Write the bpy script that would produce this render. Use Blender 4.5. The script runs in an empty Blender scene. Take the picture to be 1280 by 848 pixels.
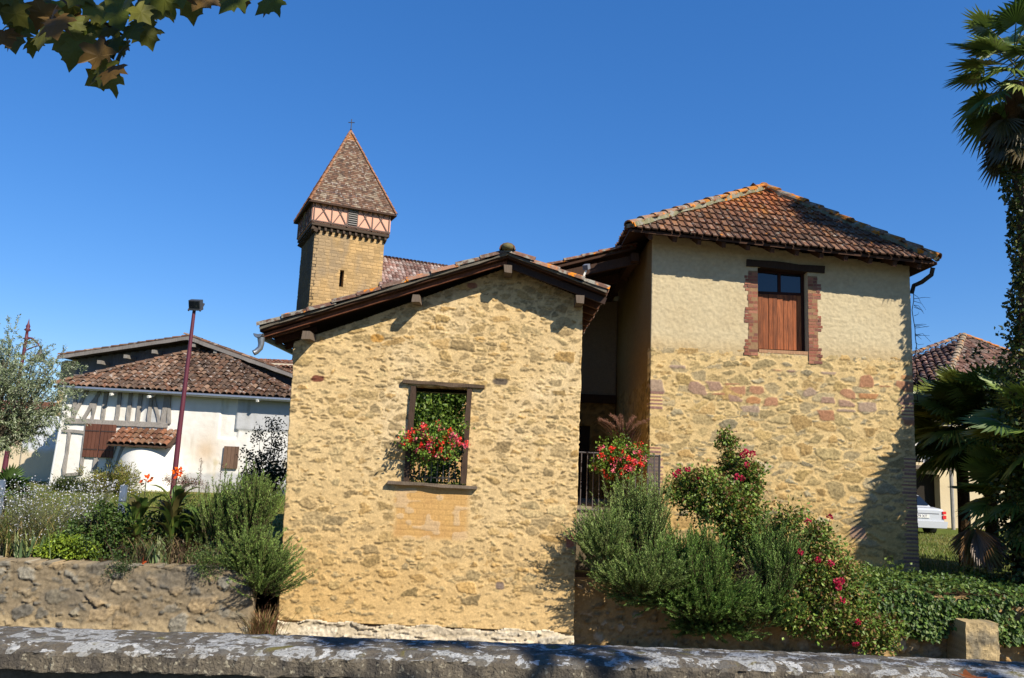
import bpy, bmesh, math, random
import numpy as np
from mathutils import Vector, Matrix

R = math.radians
scene = bpy.context.scene
COL = scene.collection
rng = np.random.default_rng(7)
random.seed(7)

# ---------------------------------------------------------------- camera, sky, sun, exposure
EYE = np.array([0.0, 0.0, 3.0])
FPX, PITCH, ROLL = 976.0, R(8.7), R(2.5)
_U = np.array([0, -math.sin(PITCH), math.cos(PITCH)])
FWD = np.array([0, math.cos(PITCH), math.sin(PITCH)])
RIGHT = math.cos(ROLL) * np.array([1.0, 0, 0]) + math.sin(ROLL) * _U
UP = -math.sin(ROLL) * np.array([1.0, 0, 0]) + math.cos(ROLL) * _U

cam = bpy.data.cameras.new("camera")
cam.sensor_width = 36.0
cam.lens = FPX / 1280 * 36.0
cam.clip_start, cam.clip_end = 0.1, 6000
camo = bpy.data.objects.new("camera", cam)
COL.objects.link(camo)
m = Matrix((RIGHT, UP, -FWD)).transposed().to_4x4()
m.translation = EYE
camo.matrix_world = m
scene.camera = camo

SUN_EL, SUN_AZ = R(39), R(136)           # azimuth clockwise from +Y
SUN = np.array([math.sin(SUN_AZ) * math.cos(SUN_EL), math.cos(SUN_AZ) * math.cos(SUN_EL), math.sin(SUN_EL)])
world = bpy.data.worlds.new("World")
scene.world = world
world.use_nodes = True
_nt = world.node_tree
_sky = _nt.nodes.new("ShaderNodeTexSky")
_sky.sky_type = 'NISHITA'
_sky.sun_disc = False
_sky.sun_elevation = SUN_EL
_sky.sun_rotation = SUN_AZ
_sky.altitude = 150
_sky.air_density = 1.0
_sky.dust_density = 0.1
_sky.ozone_density = 10.0
_gm = _nt.nodes.new("ShaderNodeGamma"); _gm.inputs[1].default_value = 0.66
_hs = _nt.nodes.new("ShaderNodeHueSaturation"); _hs.inputs["Saturation"].default_value = 1.34; _hs.inputs["Hue"].default_value = 0.512; _hs.inputs["Value"].default_value = 1.48
_nt.links.new(_sky.outputs[0], _gm.inputs[0]); _nt.links.new(_gm.outputs[0], _hs.inputs["Color"])
_nt.links.new(_hs.outputs[0], _nt.nodes["Background"].inputs[0])
_nt.nodes["Background"].inputs[1].default_value = 0.108
sl = bpy.data.lights.new("sun", 'SUN')
sl.energy = 5.0
sl.angle = R(0.5)
sl.color = (1.0, 0.92, 0.80)
so = bpy.data.objects.new("sun", sl)
COL.objects.link(so)
so.rotation_euler = Vector(SUN).to_track_quat('Z', 'Y').to_euler()
so.location = (20, -20, 30)
scene.view_settings.view_transform = 'Standard'
scene.view_settings.look = 'None'
scene.view_settings.gamma = 1
scene.view_settings.exposure = 0.75
scene.cycles.max_bounces = 6
scene.cycles.transparent_max_bounces = 6

# ---------------------------------------------------------------- helpers
def P(px, py, Y):
    """A point of the place at depth Y seen in the direction of a photo pixel (survey of the photograph)."""
    d = FWD + (px - 640) / FPX * RIGHT + (424 - py) / FPX * UP
    return EYE + d * Y / d[1]

def C8(r, g, b, k=1.0):
    f = lambda c: ((c / 255 + 0.055) / 1.055) ** 2.4 if c > 10 else c / 255 / 12.92
    return np.array([f(r), f(g), f(b)]) * k

def unit(v):
    v = np.asarray(v, float)
    return v / np.maximum(np.linalg.norm(v, axis=-1, keepdims=True), 1e-9)

def hsh(i, j, s):
    v = np.sin(i * 127.1 + j * 311.7 + s * 74.7) * 43758.5453
    return v - np.floor(v)

def vnoise(x, y, s=0):
    ix, iy = np.floor(x), np.floor(y)
    fx, fy = x - ix, y - iy
    fx, fy = fx * fx * (3 - 2 * fx), fy * fy * (3 - 2 * fy)
    a, b = hsh(ix, iy, s), hsh(ix + 1, iy, s)
    c, d = hsh(ix, iy + 1, s), hsh(ix + 1, iy + 1, s)
    return (a * (1 - fx) + b * fx) * (1 - fy) + (c * (1 - fx) + d * fx) * fy

def fbm(x, y, s=0, o=4):
    t, a, n = 0, 0.5, 0
    for k in range(o):
        t = t + a * vnoise(x * 2 ** k, y * 2 ** k, s + k * 13)
        n += a
        a *= 0.5
    return t / n

def worley(x, y, s, jit=0.85, p=3.0):
    ix, iy = np.floor(x), np.floor(y)
    f1 = np.full(x.shape, 9.0); f2 = np.full(x.shape, 9.0)
    ci = np.zeros(x.shape); cj = np.zeros(x.shape)
    for di in (-1, 0, 1):
        for dj in (-1, 0, 1):
            a, b = ix + di, iy + dj
            dx = np.abs(a + .5 + jit * (hsh(a, b, s) - .5) - x)
            dy = np.abs(b + .5 + jit * (hsh(a, b, s + 5) - .5) - y)
            d = (dx ** p + dy ** p) ** (1 / p)
            n1 = d < f1
            f2 = np.where(n1, f1, np.minimum(f2, d))
            ci = np.where(n1, a, ci); cj = np.where(n1, b, cj)
            f1 = np.where(n1, d, f1)
    return f1, f2, ci, cj

def sstep(a, b, x):
    t = np.clip((x - a) / (b - a), 0, 1)
    return t * t * (3 - 2 * t)

def mix(a, b, t):
    return a + (b - a) * t

OFF = {}
class MB:
    """Collects faces for ONE mesh object; vertices in world coordinates."""
    def __init__(s):
        s.v, s.c, s.q, s.t, s.n = [], [], [], [], 0
    def add(s, v, f, c=(0.5, 0.5, 0.5)):
        v = np.asarray(v, float).reshape(-1, 3)
        f = np.asarray(f, int)
        c = np.asarray(c, float)
        if c.ndim == 1:
            c = np.tile(c, (len(v), 1))
        s.v.append(v); s.c.append(c)
        (s.q if f.shape[1] == 4 else s.t).append(f + s.n)
        s.n += len(v)
        return s
    def box(s, lo, hi, c=(.5, .5, .5)):
        x0, y0, z0 = lo; x1, y1, z1 = hi
        v = [(x0, y0, z0), (x1, y0, z0), (x1, y1, z0), (x0, y1, z0), (x0, y0, z1), (x1, y0, z1), (x1, y1, z1), (x0, y1, z1)]
        return s.add(v, [(0, 3, 2, 1), (4, 5, 6, 7), (0, 1, 5, 4), (1, 2, 6, 5), (2, 3, 7, 6), (3, 0, 4, 7)], c)
    def beam(s, A, B, w, h, c=(.5, .5, .5), up=(0, 0, 1), taper=1.0, wob=0.0):
        A, B = np.array(A, float), np.array(B, float)
        d = unit(B - A)
        sd = np.cross(d, up)
        if np.linalg.norm(sd) < 1e-3:
            sd = np.cross(d, (0, 1, 0))
        sd = unit(sd); u = np.cross(sd, d)
        n = 1 if wob == 0 else max(2, int(np.linalg.norm(B - A) / .25))
        vs = []
        for k in range(n + 1):
            t = k / n; q = mix(A, B, t); f = mix(1, taper, t)
            o = (rng.normal(0, wob, 4) if wob else np.zeros(4))
            for (a, b), e in zip(((-1, -1), (1, -1), (1, 1), (-1, 1)), o):
                vs.append(q + sd * a * (w / 2 * f + e) + u * b * (h / 2 * f + e))
        fs = [(0, 3, 2, 1), tuple(4 * n + i for i in (0, 1, 2, 3))]
        for k in range(n):
            for i in range(4):
                j = (i + 1) % 4
                fs.append((4 * k + i, 4 * k + j, 4 * k + 4 + j, 4 * k + 4 + i))
        return s.add(vs, fs, c)
    def tube(s, pts, rad, seg=8, c=(.5, .5, .5), cap=True):
        pts = np.asarray(pts, float)
        rad = np.full(len(pts), rad) if np.isscalar(rad) else np.asarray(rad, float)
        tg = np.gradient(pts, axis=0)
        tg = unit(tg)
        ref = np.array([0, 0, 1.0]) if abs(tg[0][2]) < .9 else np.array([1.0, 0, 0])
        vs = []
        a = np.arange(seg) / seg * 2 * math.pi
        for q, t, r in zip(pts, tg, rad):
            sd = unit(np.cross(t, ref)); u = np.cross(sd, t)
            ref = u
            vs.append(q + r * (np.cos(a)[:, None] * sd + np.sin(a)[:, None] * u))
        v = np.concatenate(vs)
        n = len(pts)
        fs = [(k * seg + i, k * seg + (i + 1) % seg, (k + 1) * seg + (i + 1) % seg, (k + 1) * seg + i) for k in range(n - 1) for i in range(seg)]
        s.add(v, fs, c)
        if cap:
            for k in (0, n - 1):
                vv = np.vstack([v[k * seg:(k + 1) * seg], pts[k]])
                s.add(vv, [(i, (i + 1) % seg, seg) for i in range(seg)], c)
        return s
    def prism(s, poly, d, c=(.5, .5, .5)):
        """polygon of 3-D points pushed along vector d (fan caps)"""
        a = np.asarray(poly, float); b = a + np.asarray(d, float); n = len(a)
        s.add(np.vstack([a, b]), [(i, (i + 1) % n, n + (i + 1) % n, n + i) for i in range(n)], c)
        s.add(np.vstack([a, a.mean(0)]), [(i, (i + 1) % n, n) for i in range(n)], c)
        s.add(np.vstack([b, b.mean(0)]), [(i, (i + 1) % n, n) for i in range(n)], c)
        return s
    def lathe(s, base, prof, seg=14, c=(.5, .5, .5)):
        base = np.asarray(base, float)
        a = np.arange(seg) / seg * 2 * math.pi
        v = np.concatenate([base + np.stack([r * np.cos(a), r * np.sin(a), np.full(seg, z)], 1) for r, z in prof])
        n = len(prof)
        return s.add(v, [(k * seg + i, k * seg + (i + 1) % seg, (k + 1) * seg + (i + 1) % seg, (k + 1) * seg + i) for k in range(n - 1) for i in range(seg)], c)
    def build(s, name, mat, parent=None, smooth=False, label=None):
        v = np.concatenate(s.v); c = np.concatenate(s.c)
        off = OFF.get(parent.name, np.zeros(3)) if parent else np.zeros(3)
        me = bpy.data.meshes.new(name)
        q = np.concatenate(s.q) if s.q else np.zeros((0, 4), int)
        t = np.concatenate(s.t) if s.t else np.zeros((0, 3), int)
        me.vertices.add(len(v))
        me.vertices.foreach_set("co", (v - off).astype(np.float32).ravel())
        loops = np.concatenate([q.ravel(), t.ravel()])
        me.loops.add(len(loops))
        me.loops.foreach_set("vertex_index", loops.astype(np.int32))
        me.polygons.add(len(q) + len(t))
        st = np.concatenate([np.arange(len(q)) * 4, len(q) * 4 + np.arange(len(t)) * 3])
        me.polygons.foreach_set("loop_start", st.astype(np.int32))
        at = me.attributes.new("Col", 'FLOAT_COLOR', 'POINT')
        at.data.foreach_set("color", np.concatenate([c, np.ones((len(c), 1))], 1).astype(np.float32).ravel())
        me.update(calc_edges=True)
        me.polygons.foreach_set("use_smooth", np.full(len(me.polygons), smooth))
        me.materials.append(mat)
        o = bpy.data.objects.new(name, me)
        COL.objects.link(o)
        if parent:
            o.parent = parent
        OFF[o.name] = off
        if label:
            o["label"] = label
        return o

def tag(o, label, cat, group=None, kind=None):
    o["label"] = label; o["category"] = cat
    if group: o["group"] = group
    if kind: o["kind"] = kind
    return o

def thing(name, label, cat, loc, group=None):
    o = bpy.data.objects.new(name, None)
    COL.objects.link(o)
    o.location = tuple(loc)
    OFF[o.name] = np.array(loc, float)
    return tag(o, label, cat, group)

def copy_thing(o, loc, label):
    kids = list(o.children)
    c = o.copy(); COL.objects.link(c); c.location = tuple(loc); c["label"] = label
    for k in kids:
        d = k.copy(); COL.objects.link(d); d.parent = c
        for g in k.children:
            e = g.copy(); COL.objects.link(e); e.parent = d
    return c

# ---------------------------------------------------------------- materials
ALB = 0.79      # overall reflectance level of the place under this exposure
def _new(name):
    mt = bpy.data.materials.new(name); mt.use_nodes = True
    nt = mt.node_tree
    return mt, nt, nt.nodes, nt.links, nt.nodes["Principled BSDF"]

def mat_attr(name, rough=0.9, nscale=12, namt=0.25, bscale=60, bdist=0.0, transl=0.0, spec=0.3, metal=0.0, base=None, stretch=None, lichen=None):
    """surface coloured by the mesh's own colour attribute (or a base colour), broken up by object-space noise"""
    mt, nt, N, L, B = _new(name)
    tc = N.new("ShaderNodeTexCoord"); mp = N.new("ShaderNodeMapping")
    L.new(tc.outputs["Object"], mp.inputs[0])
    if stretch: mp.inputs["Scale"].default_value = stretch
    if base is None:
        at = N.new("ShaderNodeAttribute"); at.attribute_name = "Col"; col = at.outputs["Color"]
    else:
        rgb = N.new("ShaderNodeRGB"); rgb.outputs[0].default_value = (*base, 1); col = rgb.outputs[0]
    nz = N.new("ShaderNodeTexNoise"); nz.inputs["Scale"].default_value = nscale; nz.inputs["Detail"].default_value = 6
    nz.inputs["Roughness"].default_value = .65
    L.new(mp.outputs[0], nz.inputs["Vector"])
    mr = N.new("ShaderNodeMapRange"); mr.inputs[1].default_value = .25; mr.inputs[2].default_value = .75
    mr.inputs[3].default_value = ALB * (1 - namt); mr.inputs[4].default_value = ALB * (1 + namt)
    L.new(nz.outputs[0], mr.inputs[0])
    mu = N.new("ShaderNodeVectorMath"); mu.operation = 'SCALE'
    L.new(col, mu.inputs[0]); L.new(mr.outputs[0], mu.inputs["Scale"])
    out = mu.outputs[0]
    if lichen:
        for (sc, lo, hi, lc) in lichen:
            n2 = N.new("ShaderNodeTexNoise"); n2.inputs["Scale"].default_value = sc; n2.inputs["Detail"].default_value = 5
            n2.inputs["Roughness"].default_value = .6
            L.new(tc.outputs["Object"], n2.inputs["Vector"])
            r2 = N.new("ShaderNodeMapRange"); r2.inputs[1].default_value = lo; r2.inputs[2].default_value = hi
            L.new(n2.outputs[0], r2.inputs[0])
            mx = N.new("ShaderNodeMix"); mx.data_type = 'RGBA'
            L.new(r2.outputs[0], mx.inputs[0]); L.new(out, mx.inputs[6]); mx.inputs[7].default_value = (*lc, 1)
            out = mx.outputs[2]
    L.new(out, B.inputs["Base Color"])
    B.inputs["Roughness"].default_value = rough
    B.inputs["Specular IOR Level"].default_value = spec
    B.inputs["Metallic"].default_value = metal
    if bdist:
        b = N.new("ShaderNodeBump"); b.inputs["Distance"].default_value = bdist; b.inputs["Strength"].default_value = 1
        n3 = N.new("ShaderNodeTexNoise"); n3.inputs["Scale"].default_value = bscale; n3.inputs["Detail"].default_value = 5
        L.new(mp.outputs[0], n3.inputs["Vector"]); L.new(n3.outputs[0], b.inputs["Height"])
        L.new(b.outputs[0], B.inputs["Normal"])
    if transl:
        tr = N.new("ShaderNodeBsdfTranslucent"); ms = N.new("ShaderNodeMixShader"); ms.inputs[0].default_value = transl
        L.new(out, tr.inputs[0])
        L.new(B.outputs[0], ms.inputs[1]); L.new(tr.outputs[0], ms.inputs[2])
        L.new(ms.outputs[0], N["Material Output"].inputs[0])
    return mt

M = dict(
    stone=mat_attr("rubble_masonry", .95, 30, .22, 90, .006, spec=.15),
    plaster=mat_attr("rough_plaster", .95, 14, .10, 60, .006, spec=.15),
    tile=mat_attr("clay_roof_tile", .9, 22, .30, 80, .006, spec=.2,
                  lichen=[(9, .60, .66, tuple(C8(165, 160, 145, .75))), (6, .64, .70, tuple(C8(205, 130, 40, .7)))]),
    tile_old=mat_attr("old_roof_tile", .9, 8, .35, 50, .006, spec=.2,
                  lichen=[(5, .58, .66, tuple(C8(170, 160, 150, .7)))]),
    verge=mat_attr("weathered_verge_tile", .9, 14, .3, 60, .008, spec=.2,
                  lichen=[(7, .50, .60, tuple(C8(150, 146, 132, .7))), (5, .58, .64, tuple(C8(215, 130, 35, .75)))]),
    wood_dark=mat_attr("dark_timber", .85, 10, .4, 40, .004, stretch=(6, 6, 1), spec=.2),
    wood=mat_attr("timber", .8, 9, .35, 30, .003, stretch=(5, 5, .6), spec=.25),
    paint=mat_attr("painted_surface", .55, 20, .08, spec=.4),
    white=mat_attr("lime_render", .92, 2.5, .05, 25, .006, spec=.15),
    metal=mat_attr("zinc", .42, 15, .15, metal=.8),
    iron=mat_attr("black_iron", .6, 20, .2, spec=.4),
    leaf=mat_attr("leaf", .5, 3, .18, transl=.28, spec=.35),
    needle=mat_attr("needle_leaf", .6, 3, .15, transl=.2, spec=.25),
    petal=mat_attr("petal", .6, 5, .1, transl=.35, spec=.2),
    palm=mat_attr("palm_leaf", .38, 4, .2, transl=.22, spec=.5),
    bark=mat_attr("bark", .95, 10, .35, 30, .02, spec=.1),
    soil=mat_attr("soil", 1, 6, .3, 30, .02, spec=.05),
    lawn=mat_attr("lawn", 1, 3, .3, 40, .02, spec=.1),
    asphalt=mat_attr("asphalt", .95, 40, .25, 120, .004, base=(.05, .05, .05)),
    glass=mat_attr("window_glass", .04, 3, .05, base=(.012, .016, .022), spec=.6),
)

def mat_coping():
    mt = mat_attr("lichened_coping", .95, 24, .40, 120, .006, base=tuple(C8(112, 103, 88, .85)), spec=.15)
    nt = mt.node_tree; N, L = nt.nodes, nt.links
    B = N["Principled BSDF"]
    src = B.inputs["Base Color"].links[0].from_socket
    tc = N.new("ShaderNodeTexCoord")
    def layer(out, sc, lo, hi, colr, dist=1.5, det=5, rg=.5):
        n = N.new("ShaderNodeTexNoise"); n.inputs["Scale"].default_value = sc; n.inputs["Detail"].default_value = det
        n.inputs["Roughness"].default_value = rg; n.inputs["Distortion"].default_value = dist
        L.new(tc.outputs["Object"], n.inputs["Vector"])
        r = N.new("ShaderNodeMapRange"); r.inputs[1].default_value = lo; r.inputs[2].default_value = hi
        L.new(n.outputs[0], r.inputs[0])
        mx = N.new("ShaderNodeMix"); mx.data_type = 'RGBA'
        L.new(r.outputs[0], mx.inputs[0]); L.new(out, mx.inputs[6]); mx.inputs[7].default_value = (*colr, 1)
        return mx.outputs[2]
    o = layer(src, 14, .48, .64, C8(74, 69, 62, .9), .3)
    base = layer(o, 150, .58, .68, C8(60, 56, 50, .8), .2)
    o = layer(base, 7.5, .515, .53, C8(160, 160, 156, .75), .9, 4, .42)
    o = layer(o, 24, .57, .59, C8(178, 178, 174, .8), .3)
    o = layer(o, 30, .55, .58, C8(100, 96, 88, .8), .4)
    o = layer(o, 110, .56, .64, C8(96, 92, 84, .8), .2)
    o = layer(o, 10, .62, .70, C8(120, 112, 66, .6), .4)
    base = layer(base, 60, .60, .66, C8(150, 142, 122, .8), .3)
    ge = N.new("ShaderNodeNewGeometry"); sx = N.new("ShaderNodeSeparateXYZ"); L.new(ge.outputs["True Normal"], sx.inputs[0])
    r = N.new("ShaderNodeMapRange"); r.inputs[1].default_value = .35; r.inputs[2].default_value = .8; L.new(sx.outputs[2], r.inputs[0])
    mx = N.new("ShaderNodeMix"); mx.data_type = 'RGBA'; L.new(r.outputs[0], mx.inputs[0]); L.new(base, mx.inputs[6]); L.new(o, mx.inputs[7])
    o = mx.outputs[2]
    L.new(o, B.inputs["Base Color"])
    return mt
M['coping'] = mat_coping()

# ---------------------------------------------------------------- builders: masonry panels
def span(a, b, step, brk=()):
    e = sorted({a, b, *[x for x in brk if a < x < b]})
    out = [np.linspace(p, q, max(1, int(round((q - p) / step))) + 1)[:-1] for p, q in zip(e, e[1:])]
    return np.concatenate(out + [np.array([b])])

def panel(mb, org, ux, nrm, us, zs, fn, holes=(), keep=None, thick=.3, edge=None, uz=(0, 0, 1)):
    """wall face as a fine relief: org + u*ux + z*uz + h(u,z)*nrm, its open edges returned by `thick`"""
    org, ux, uz, nrm = (np.array(a, float) for a in (org, ux, uz, nrm))
    U, Z = np.meshgrid(us, zs)
    h, col = fn(U, Z)
    UU = U if edge is None else edge(U, Z)
    co = org + UU[..., None] * ux + Z[..., None] * uz + h[..., None] * nrm
    uc, zc = (U[:-1, :-1] + U[1:, 1:]) / 2, (Z[:-1, :-1] + Z[1:, 1:]) / 2
    k = np.ones(uc.shape, bool) if keep is None else keep(uc, zc)
    for (u0, u1, z0, z1) in holes:
        k &= ~((uc > u0) & (uc < u1) & (zc > z0) & (zc < z1))
    nz, nu = U.shape
    idx = np.arange(nz * nu).reshape(nz, nu)
    f = np.stack([idx[:-1, :-1], idx[:-1, 1:], idx[1:, 1:], idx[1:, :-1]], -1)
    F = [f[k]]
    back = nz * nu
    kp = np.pad(k, 1)
    def ret(mask, a, b):
        i, j = a[mask], b[mask]
        if len(i):
            F.append(np.stack([j, i, i + back, j + back], -1))
    ret(k & ~kp[1:-1, :-2], idx[1:, :-1], idx[:-1, :-1])
    ret(k & ~kp[1:-1, 2:], idx[:-1, 1:], idx[1:, 1:])
    ret(k & ~kp[:-2, 1:-1], idx[:-1, :-1], idx[:-1, 1:])
    ret(k & ~kp[2:, 1:-1], idx[1:, 1:], idx[1:, :-1])
    v = co.reshape(-1, 3)
    vb = (org + UU[..., None] * ux + Z[..., None] * uz - thick * nrm).reshape(-1, 3)
    c = col.reshape(-1, 3)
    mb.add(np.vstack([v, vb]), np.concatenate(F), np.vstack([c, c]))
    return mb

def pick(r, pal):
    pal = np.array(pal)
    return pal[np.minimum((r * len(pal)).astype(int), len(pal) - 1)]

def rubble(U, Z, seed, size, mortar, stones, expose, relief=.026, rough=.008, small=.45, contrast=1.0, slots=.55):
    """irregular rubble with smeared mortar; returns height, colour. expose 0..1 how much stone shows"""
    wx = U + .12 * (fbm(U * 4, Z * 4, seed + 3) - .5) + .045 * (fbm(U * 15, Z * 15, seed + 4) - .5)
    wz = Z + .09 * (fbm(U * 3.5, Z * 5, seed + 6) - .5) + .04 * (fbm(U * 13, Z * 18, seed + 8) - .5)
    def lay(sx, sz, s, p):
        f1, f2, ci, cj = worley(wx / sx, wz / sz, s, .92, p)
        r = [hsh(ci, cj, s + 20 + i) for i in range(6)]
        return f2 - f1, r
    d1, r1 = lay(size[0], size[1], seed, 3.5)
    d2, r2 = lay(size[0] * .62, size[1] * .5, seed + 50, 3.0)
    d3, r3 = lay(size[0] * .42, size[1] * .26, seed + 90, 2.5)
    big = r1[0] > small
    d = np.where(big, d1, np.minimum(d2, 2.4 * d1))
    r = [np.where(big, a, b) for a, b in zip(r1, r2)]
    n = fbm(U * 9, Z * 11, seed + 9)
    ex = expose + .7 * (r[1] - .5) + .55 * (n - .5)
    t0 = mix(.75, .03, np.clip(ex, 0, 1))
    mk = sstep(t0, t0 + .10, d)
    # slivers and pinnings in the joints
    ms = sstep(.30, .42, d3) * (r3[0] < .42 * np.clip(expose + .3, 0, 1)) * (1 - mk)
    r = [np.where(ms > .3, b, a) for a, b in zip(r, r3)]
    mk = np.maximum(mk, ms)
    grain = fbm(U * 38, Z * 46, seed + 11, 3) - .5
    coarse = fbm(U * 12, Z * 19, seed + 12, 3) - .5
    h = mk * relief * (r[2] - .15) + rough * (1.4 * grain + 2.0 * coarse) + mk * .016 * grain
    gz = np.gradient(mk, axis=0)
    slot = np.clip(gz * 3, 0, 1) * sstep(.35, .7, r[3])            # open joint under a stone
    slot = np.maximum(slot, np.roll(slot, -1, 0) * .6)
    h = h - slot * .022 * slots
    col = mortar * (1 + .26 * (fbm(U * 6, Z * 7, seed + 15) - .5) + .30 * grain + .25 * coarse)[..., None]
    sc = pick(r[4], stones) * (1 + .60 * (r[3] - .5) + .8 * grain + .6 * coarse)[..., None]
    col = mix(col, sc, (mk * (.62 + .38 * r[2]) * contrast)[..., None])
    col = col * (1 - .30 * slot)[..., None]
    return h, np.clip(col, .01, .95)

# ---------------------------------------------------------------- builders: tiles
CANAL = [(-.5, .0), (-.43, .003), (-.4, .03), (-.29, .062), (-.1, .082), (.1, .082), (.29, .062), (.4, .03), (.43, .003), (.5, .0)]
ROMAN = [(-.5, .008), (-.46, .012), (.18, .010), (.22, .030), (.34, .048), (.46, .034), (.5, .014)]

def inpoly(x, y, poly):
    r = np.zeros(np.shape(x), bool)
    n = len(poly)
    for i in range(n):
        x0, y0 = poly[i]; x1, y1 = poly[(i + 1) % n]
        c = ((y0 > y) != (y1 > y)) & (x < (x1 - x0) * (y - y0) / ((y1 - y0) + 1e-12) + x0)
        r ^= c
    return r

def tile_field(mb, O, eu, es, poly, w, row, prof, colfn, lift=.03, jit=.004, ov=.08, over=.0, th=.018):
    """courses of clay tiles on the plane O + u*eu + s*es inside poly (in u,s)"""
    O, eu, es = np.array(O, float), unit(eu), unit(es)
    nr = unit(np.cross(eu, es))
    if nr[2] < 0: nr = -nr
    pl = np.array(poly)
    prof = np.array(prof)
    npf = len(prof)
    s = pl[:, 1].min()
    while s < pl[:, 1].max():
        ucs = np.arange(pl[:, 0].min() + w / 2, pl[:, 0].max(), w)
        ok = inpoly(ucs, np.full(len(ucs), s + row * .5), poly) | inpoly(ucs, np.full(len(ucs), s + row * .15), poly)
        for u in ucs[ok]:
            a, b, e = rng.normal(0, jit, 3)
            s0, s1 = s - ov * .5 + a * 2, s + row + ov * .5
            sk = rng.normal(0, jit * 1.5)
            bot = O + (u + prof[:, 0] * w + b)[:, None] * eu + s0 * es + (prof[:, 1] + lift + e)[:, None] * nr
            top = O + (u + prof[:, 0] * w * .96 + b + sk)[:, None] * eu + s1 * es + (prof[:, 1] * .9 + e * .5)[:, None] * nr
            lip = bot - th * nr
            v = np.vstack([bot, top, lip])
            i = np.arange(npf - 1)
            f = np.vstack([np.stack([i, i + 1, npf + i + 1, npf + i], 1), np.stack([i + 1, i, 2 * npf + i, 2 * npf + i + 1], 1)])
            c = np.tile(colfn(O + u * eu + s * es), (3 * npf, 1))
            c[2 * npf:] *= .55
            mb.add(v, f, c)
        s += row
    return mb

def ridge_tiles(mb, A, B, r, length, colfn, up=(0, 0, 1), seg=7, flat=.8):
    A, B = np.array(A, float), np.array(B, float)
    L = np.linalg.norm(B - A); d = (B - A) / L
    sd = unit(np.cross(d, up)); u = np.cross(sd, d)
    n = max(1, int(round(L / length)))
    an = np.linspace(0, math.pi, seg)
    for k in range(n):
        s0, s1 = k * L / n - .03, (k + 1) * L / n + .03
        r0 = r * (1.08 + rng.normal(0, .03)); r1 = r * .9
        j = rng.normal(0, .006, 2)
        def ring(s, rr, dz):
            return A + d * s + np.cos(an)[:, None] * sd * rr + (np.sin(an) * rr * flat + dz + j[0])[:, None] * u + sd * j[1]
        a, b = ring(s0, r0, .014), ring(s1, r1, -.004)
        ai = ring(s0, r0 - .02, .0)
        v = np.vstack([a, b, ai])
        i = np.arange(seg - 1)
        f = np.vstack([np.stack([i, i + 1, seg + i + 1, seg + i], 1), np.stack([i + 1, i, 2 * seg + i, 2 * seg + i + 1], 1)])
        c = np.tile(colfn(A + d * s0), (len(v), 1)); c[2 * seg:] *= .5
        mb.add(v, f, c)
    return mb

TILE_PAL = np.array([C8(140, 92, 70), C8(122, 80, 62), C8(156, 108, 84), C8(108, 78, 64), C8(136, 104, 86), C8(164, 98, 62)]) * .75
def tcol(pal=TILE_PAL, var=.22):
    def f(p):
        n = fbm(np.array([p[0] * .8 + p[2] * .5]), np.array([p[1] * .8 + p[2] * .9]), 401)[0]
        return mix(pal[rng.integers(len(pal))], pal.mean(0), .35) * min(max(1 + rng.normal(0, var * .6) + 1.3 * (n - .5), .45), 1.6)
    return f

# ---------------------------------------------------------------- builders: plants
def leaves(mb, p, d, L, W, col, n=None, fold=.0):
    """one leaf-sized rhombus per point; d growth direction, random roll unless a normal n is given"""
    p = np.asarray(p, float); N = len(p)
    d = unit(d)
    if n is None:
        n = rng.normal(size=(N, 3))
    s = unit(np.cross(d, n))
    L = np.broadcast_to(L, (N,))[:, None]; W = np.broadcast_to(W, (N,))[:, None]
    nn = np.cross(s, d)
    a = p; b = p + d * L * .5 + s * W * .5 + nn * fold * W; c = p + d * L; e = p + d * L * .5 - s * W * .5 + nn * fold * W
    v = np.stack([a, b, c, e], 1).reshape(-1, 3)
    f = np.arange(4 * N).reshape(N, 4)
    col = np.asarray(col, float)
    if col.ndim == 1: col = np.tile(col, (N, 1))
    mb.add(v, f, np.repeat(col, 4, axis=0))

def lcol(N, pal, var=.25):
    pal = np.array(pal)
    return pal[rng.integers(len(pal), size=N)] * np.clip(1 + rng.normal(0, var, (N, 1)), .4, 1.8)

def cloud(c, rad, nclump, per, sig, zmin=None, shell=.55, flat=1.0):
    """leaf positions gathered in clumps through an ellipsoid: uneven outline, gaps"""
    k = unit(rng.normal(size=(nclump, 3))) * (rng.random((nclump, 1)) ** shell)
    k *= 1 + .22 * rng.normal(size=(nclump, 1))
    cc = np.asarray(c) + k * np.asarray(rad)
    p = (cc[:, None, :] + rng.normal(0, sig, (nclump, per, 3)) * np.array([1, 1, flat])).reshape(-1, 3)
    o = np.repeat(k, per, axis=0)
    if zmin is not None:
        m_ = p[:, 2] > zmin
        p, o = p[m_], o[m_]
    return p, o

def leafy(mb, c, rad, nclump, per, sig, L, W, pal, zmin=None, shell=.55, drop=-.1, var=.25, fold=.15):
    p, o = cloud(c, rad, nclump, per, sig, zmin, shell)
    d = unit(o * .7 + rng.normal(0, .7, p.shape) + np.array([0, 0, drop]))
    leaves(mb, p, d, L * (1 + rng.normal(0, .2, len(p))).clip(.5, 1.6), W, lcol(len(p), pal, var), None, fold)
    return p

def twigs(mb, base, tips, r, col, sag=.1):
    for t in tips:
        b = np.asarray(base, float); mid = (b + t) / 2 + rng.normal(0, sag, 3)
        mb.tube([b, (b * 2 + mid) / 3, mid, (mid + t * 2) / 3 + rng.normal(0, sag * .3, 3), t], np.linspace(r, r * .25, 5), 5, col, False)

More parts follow.
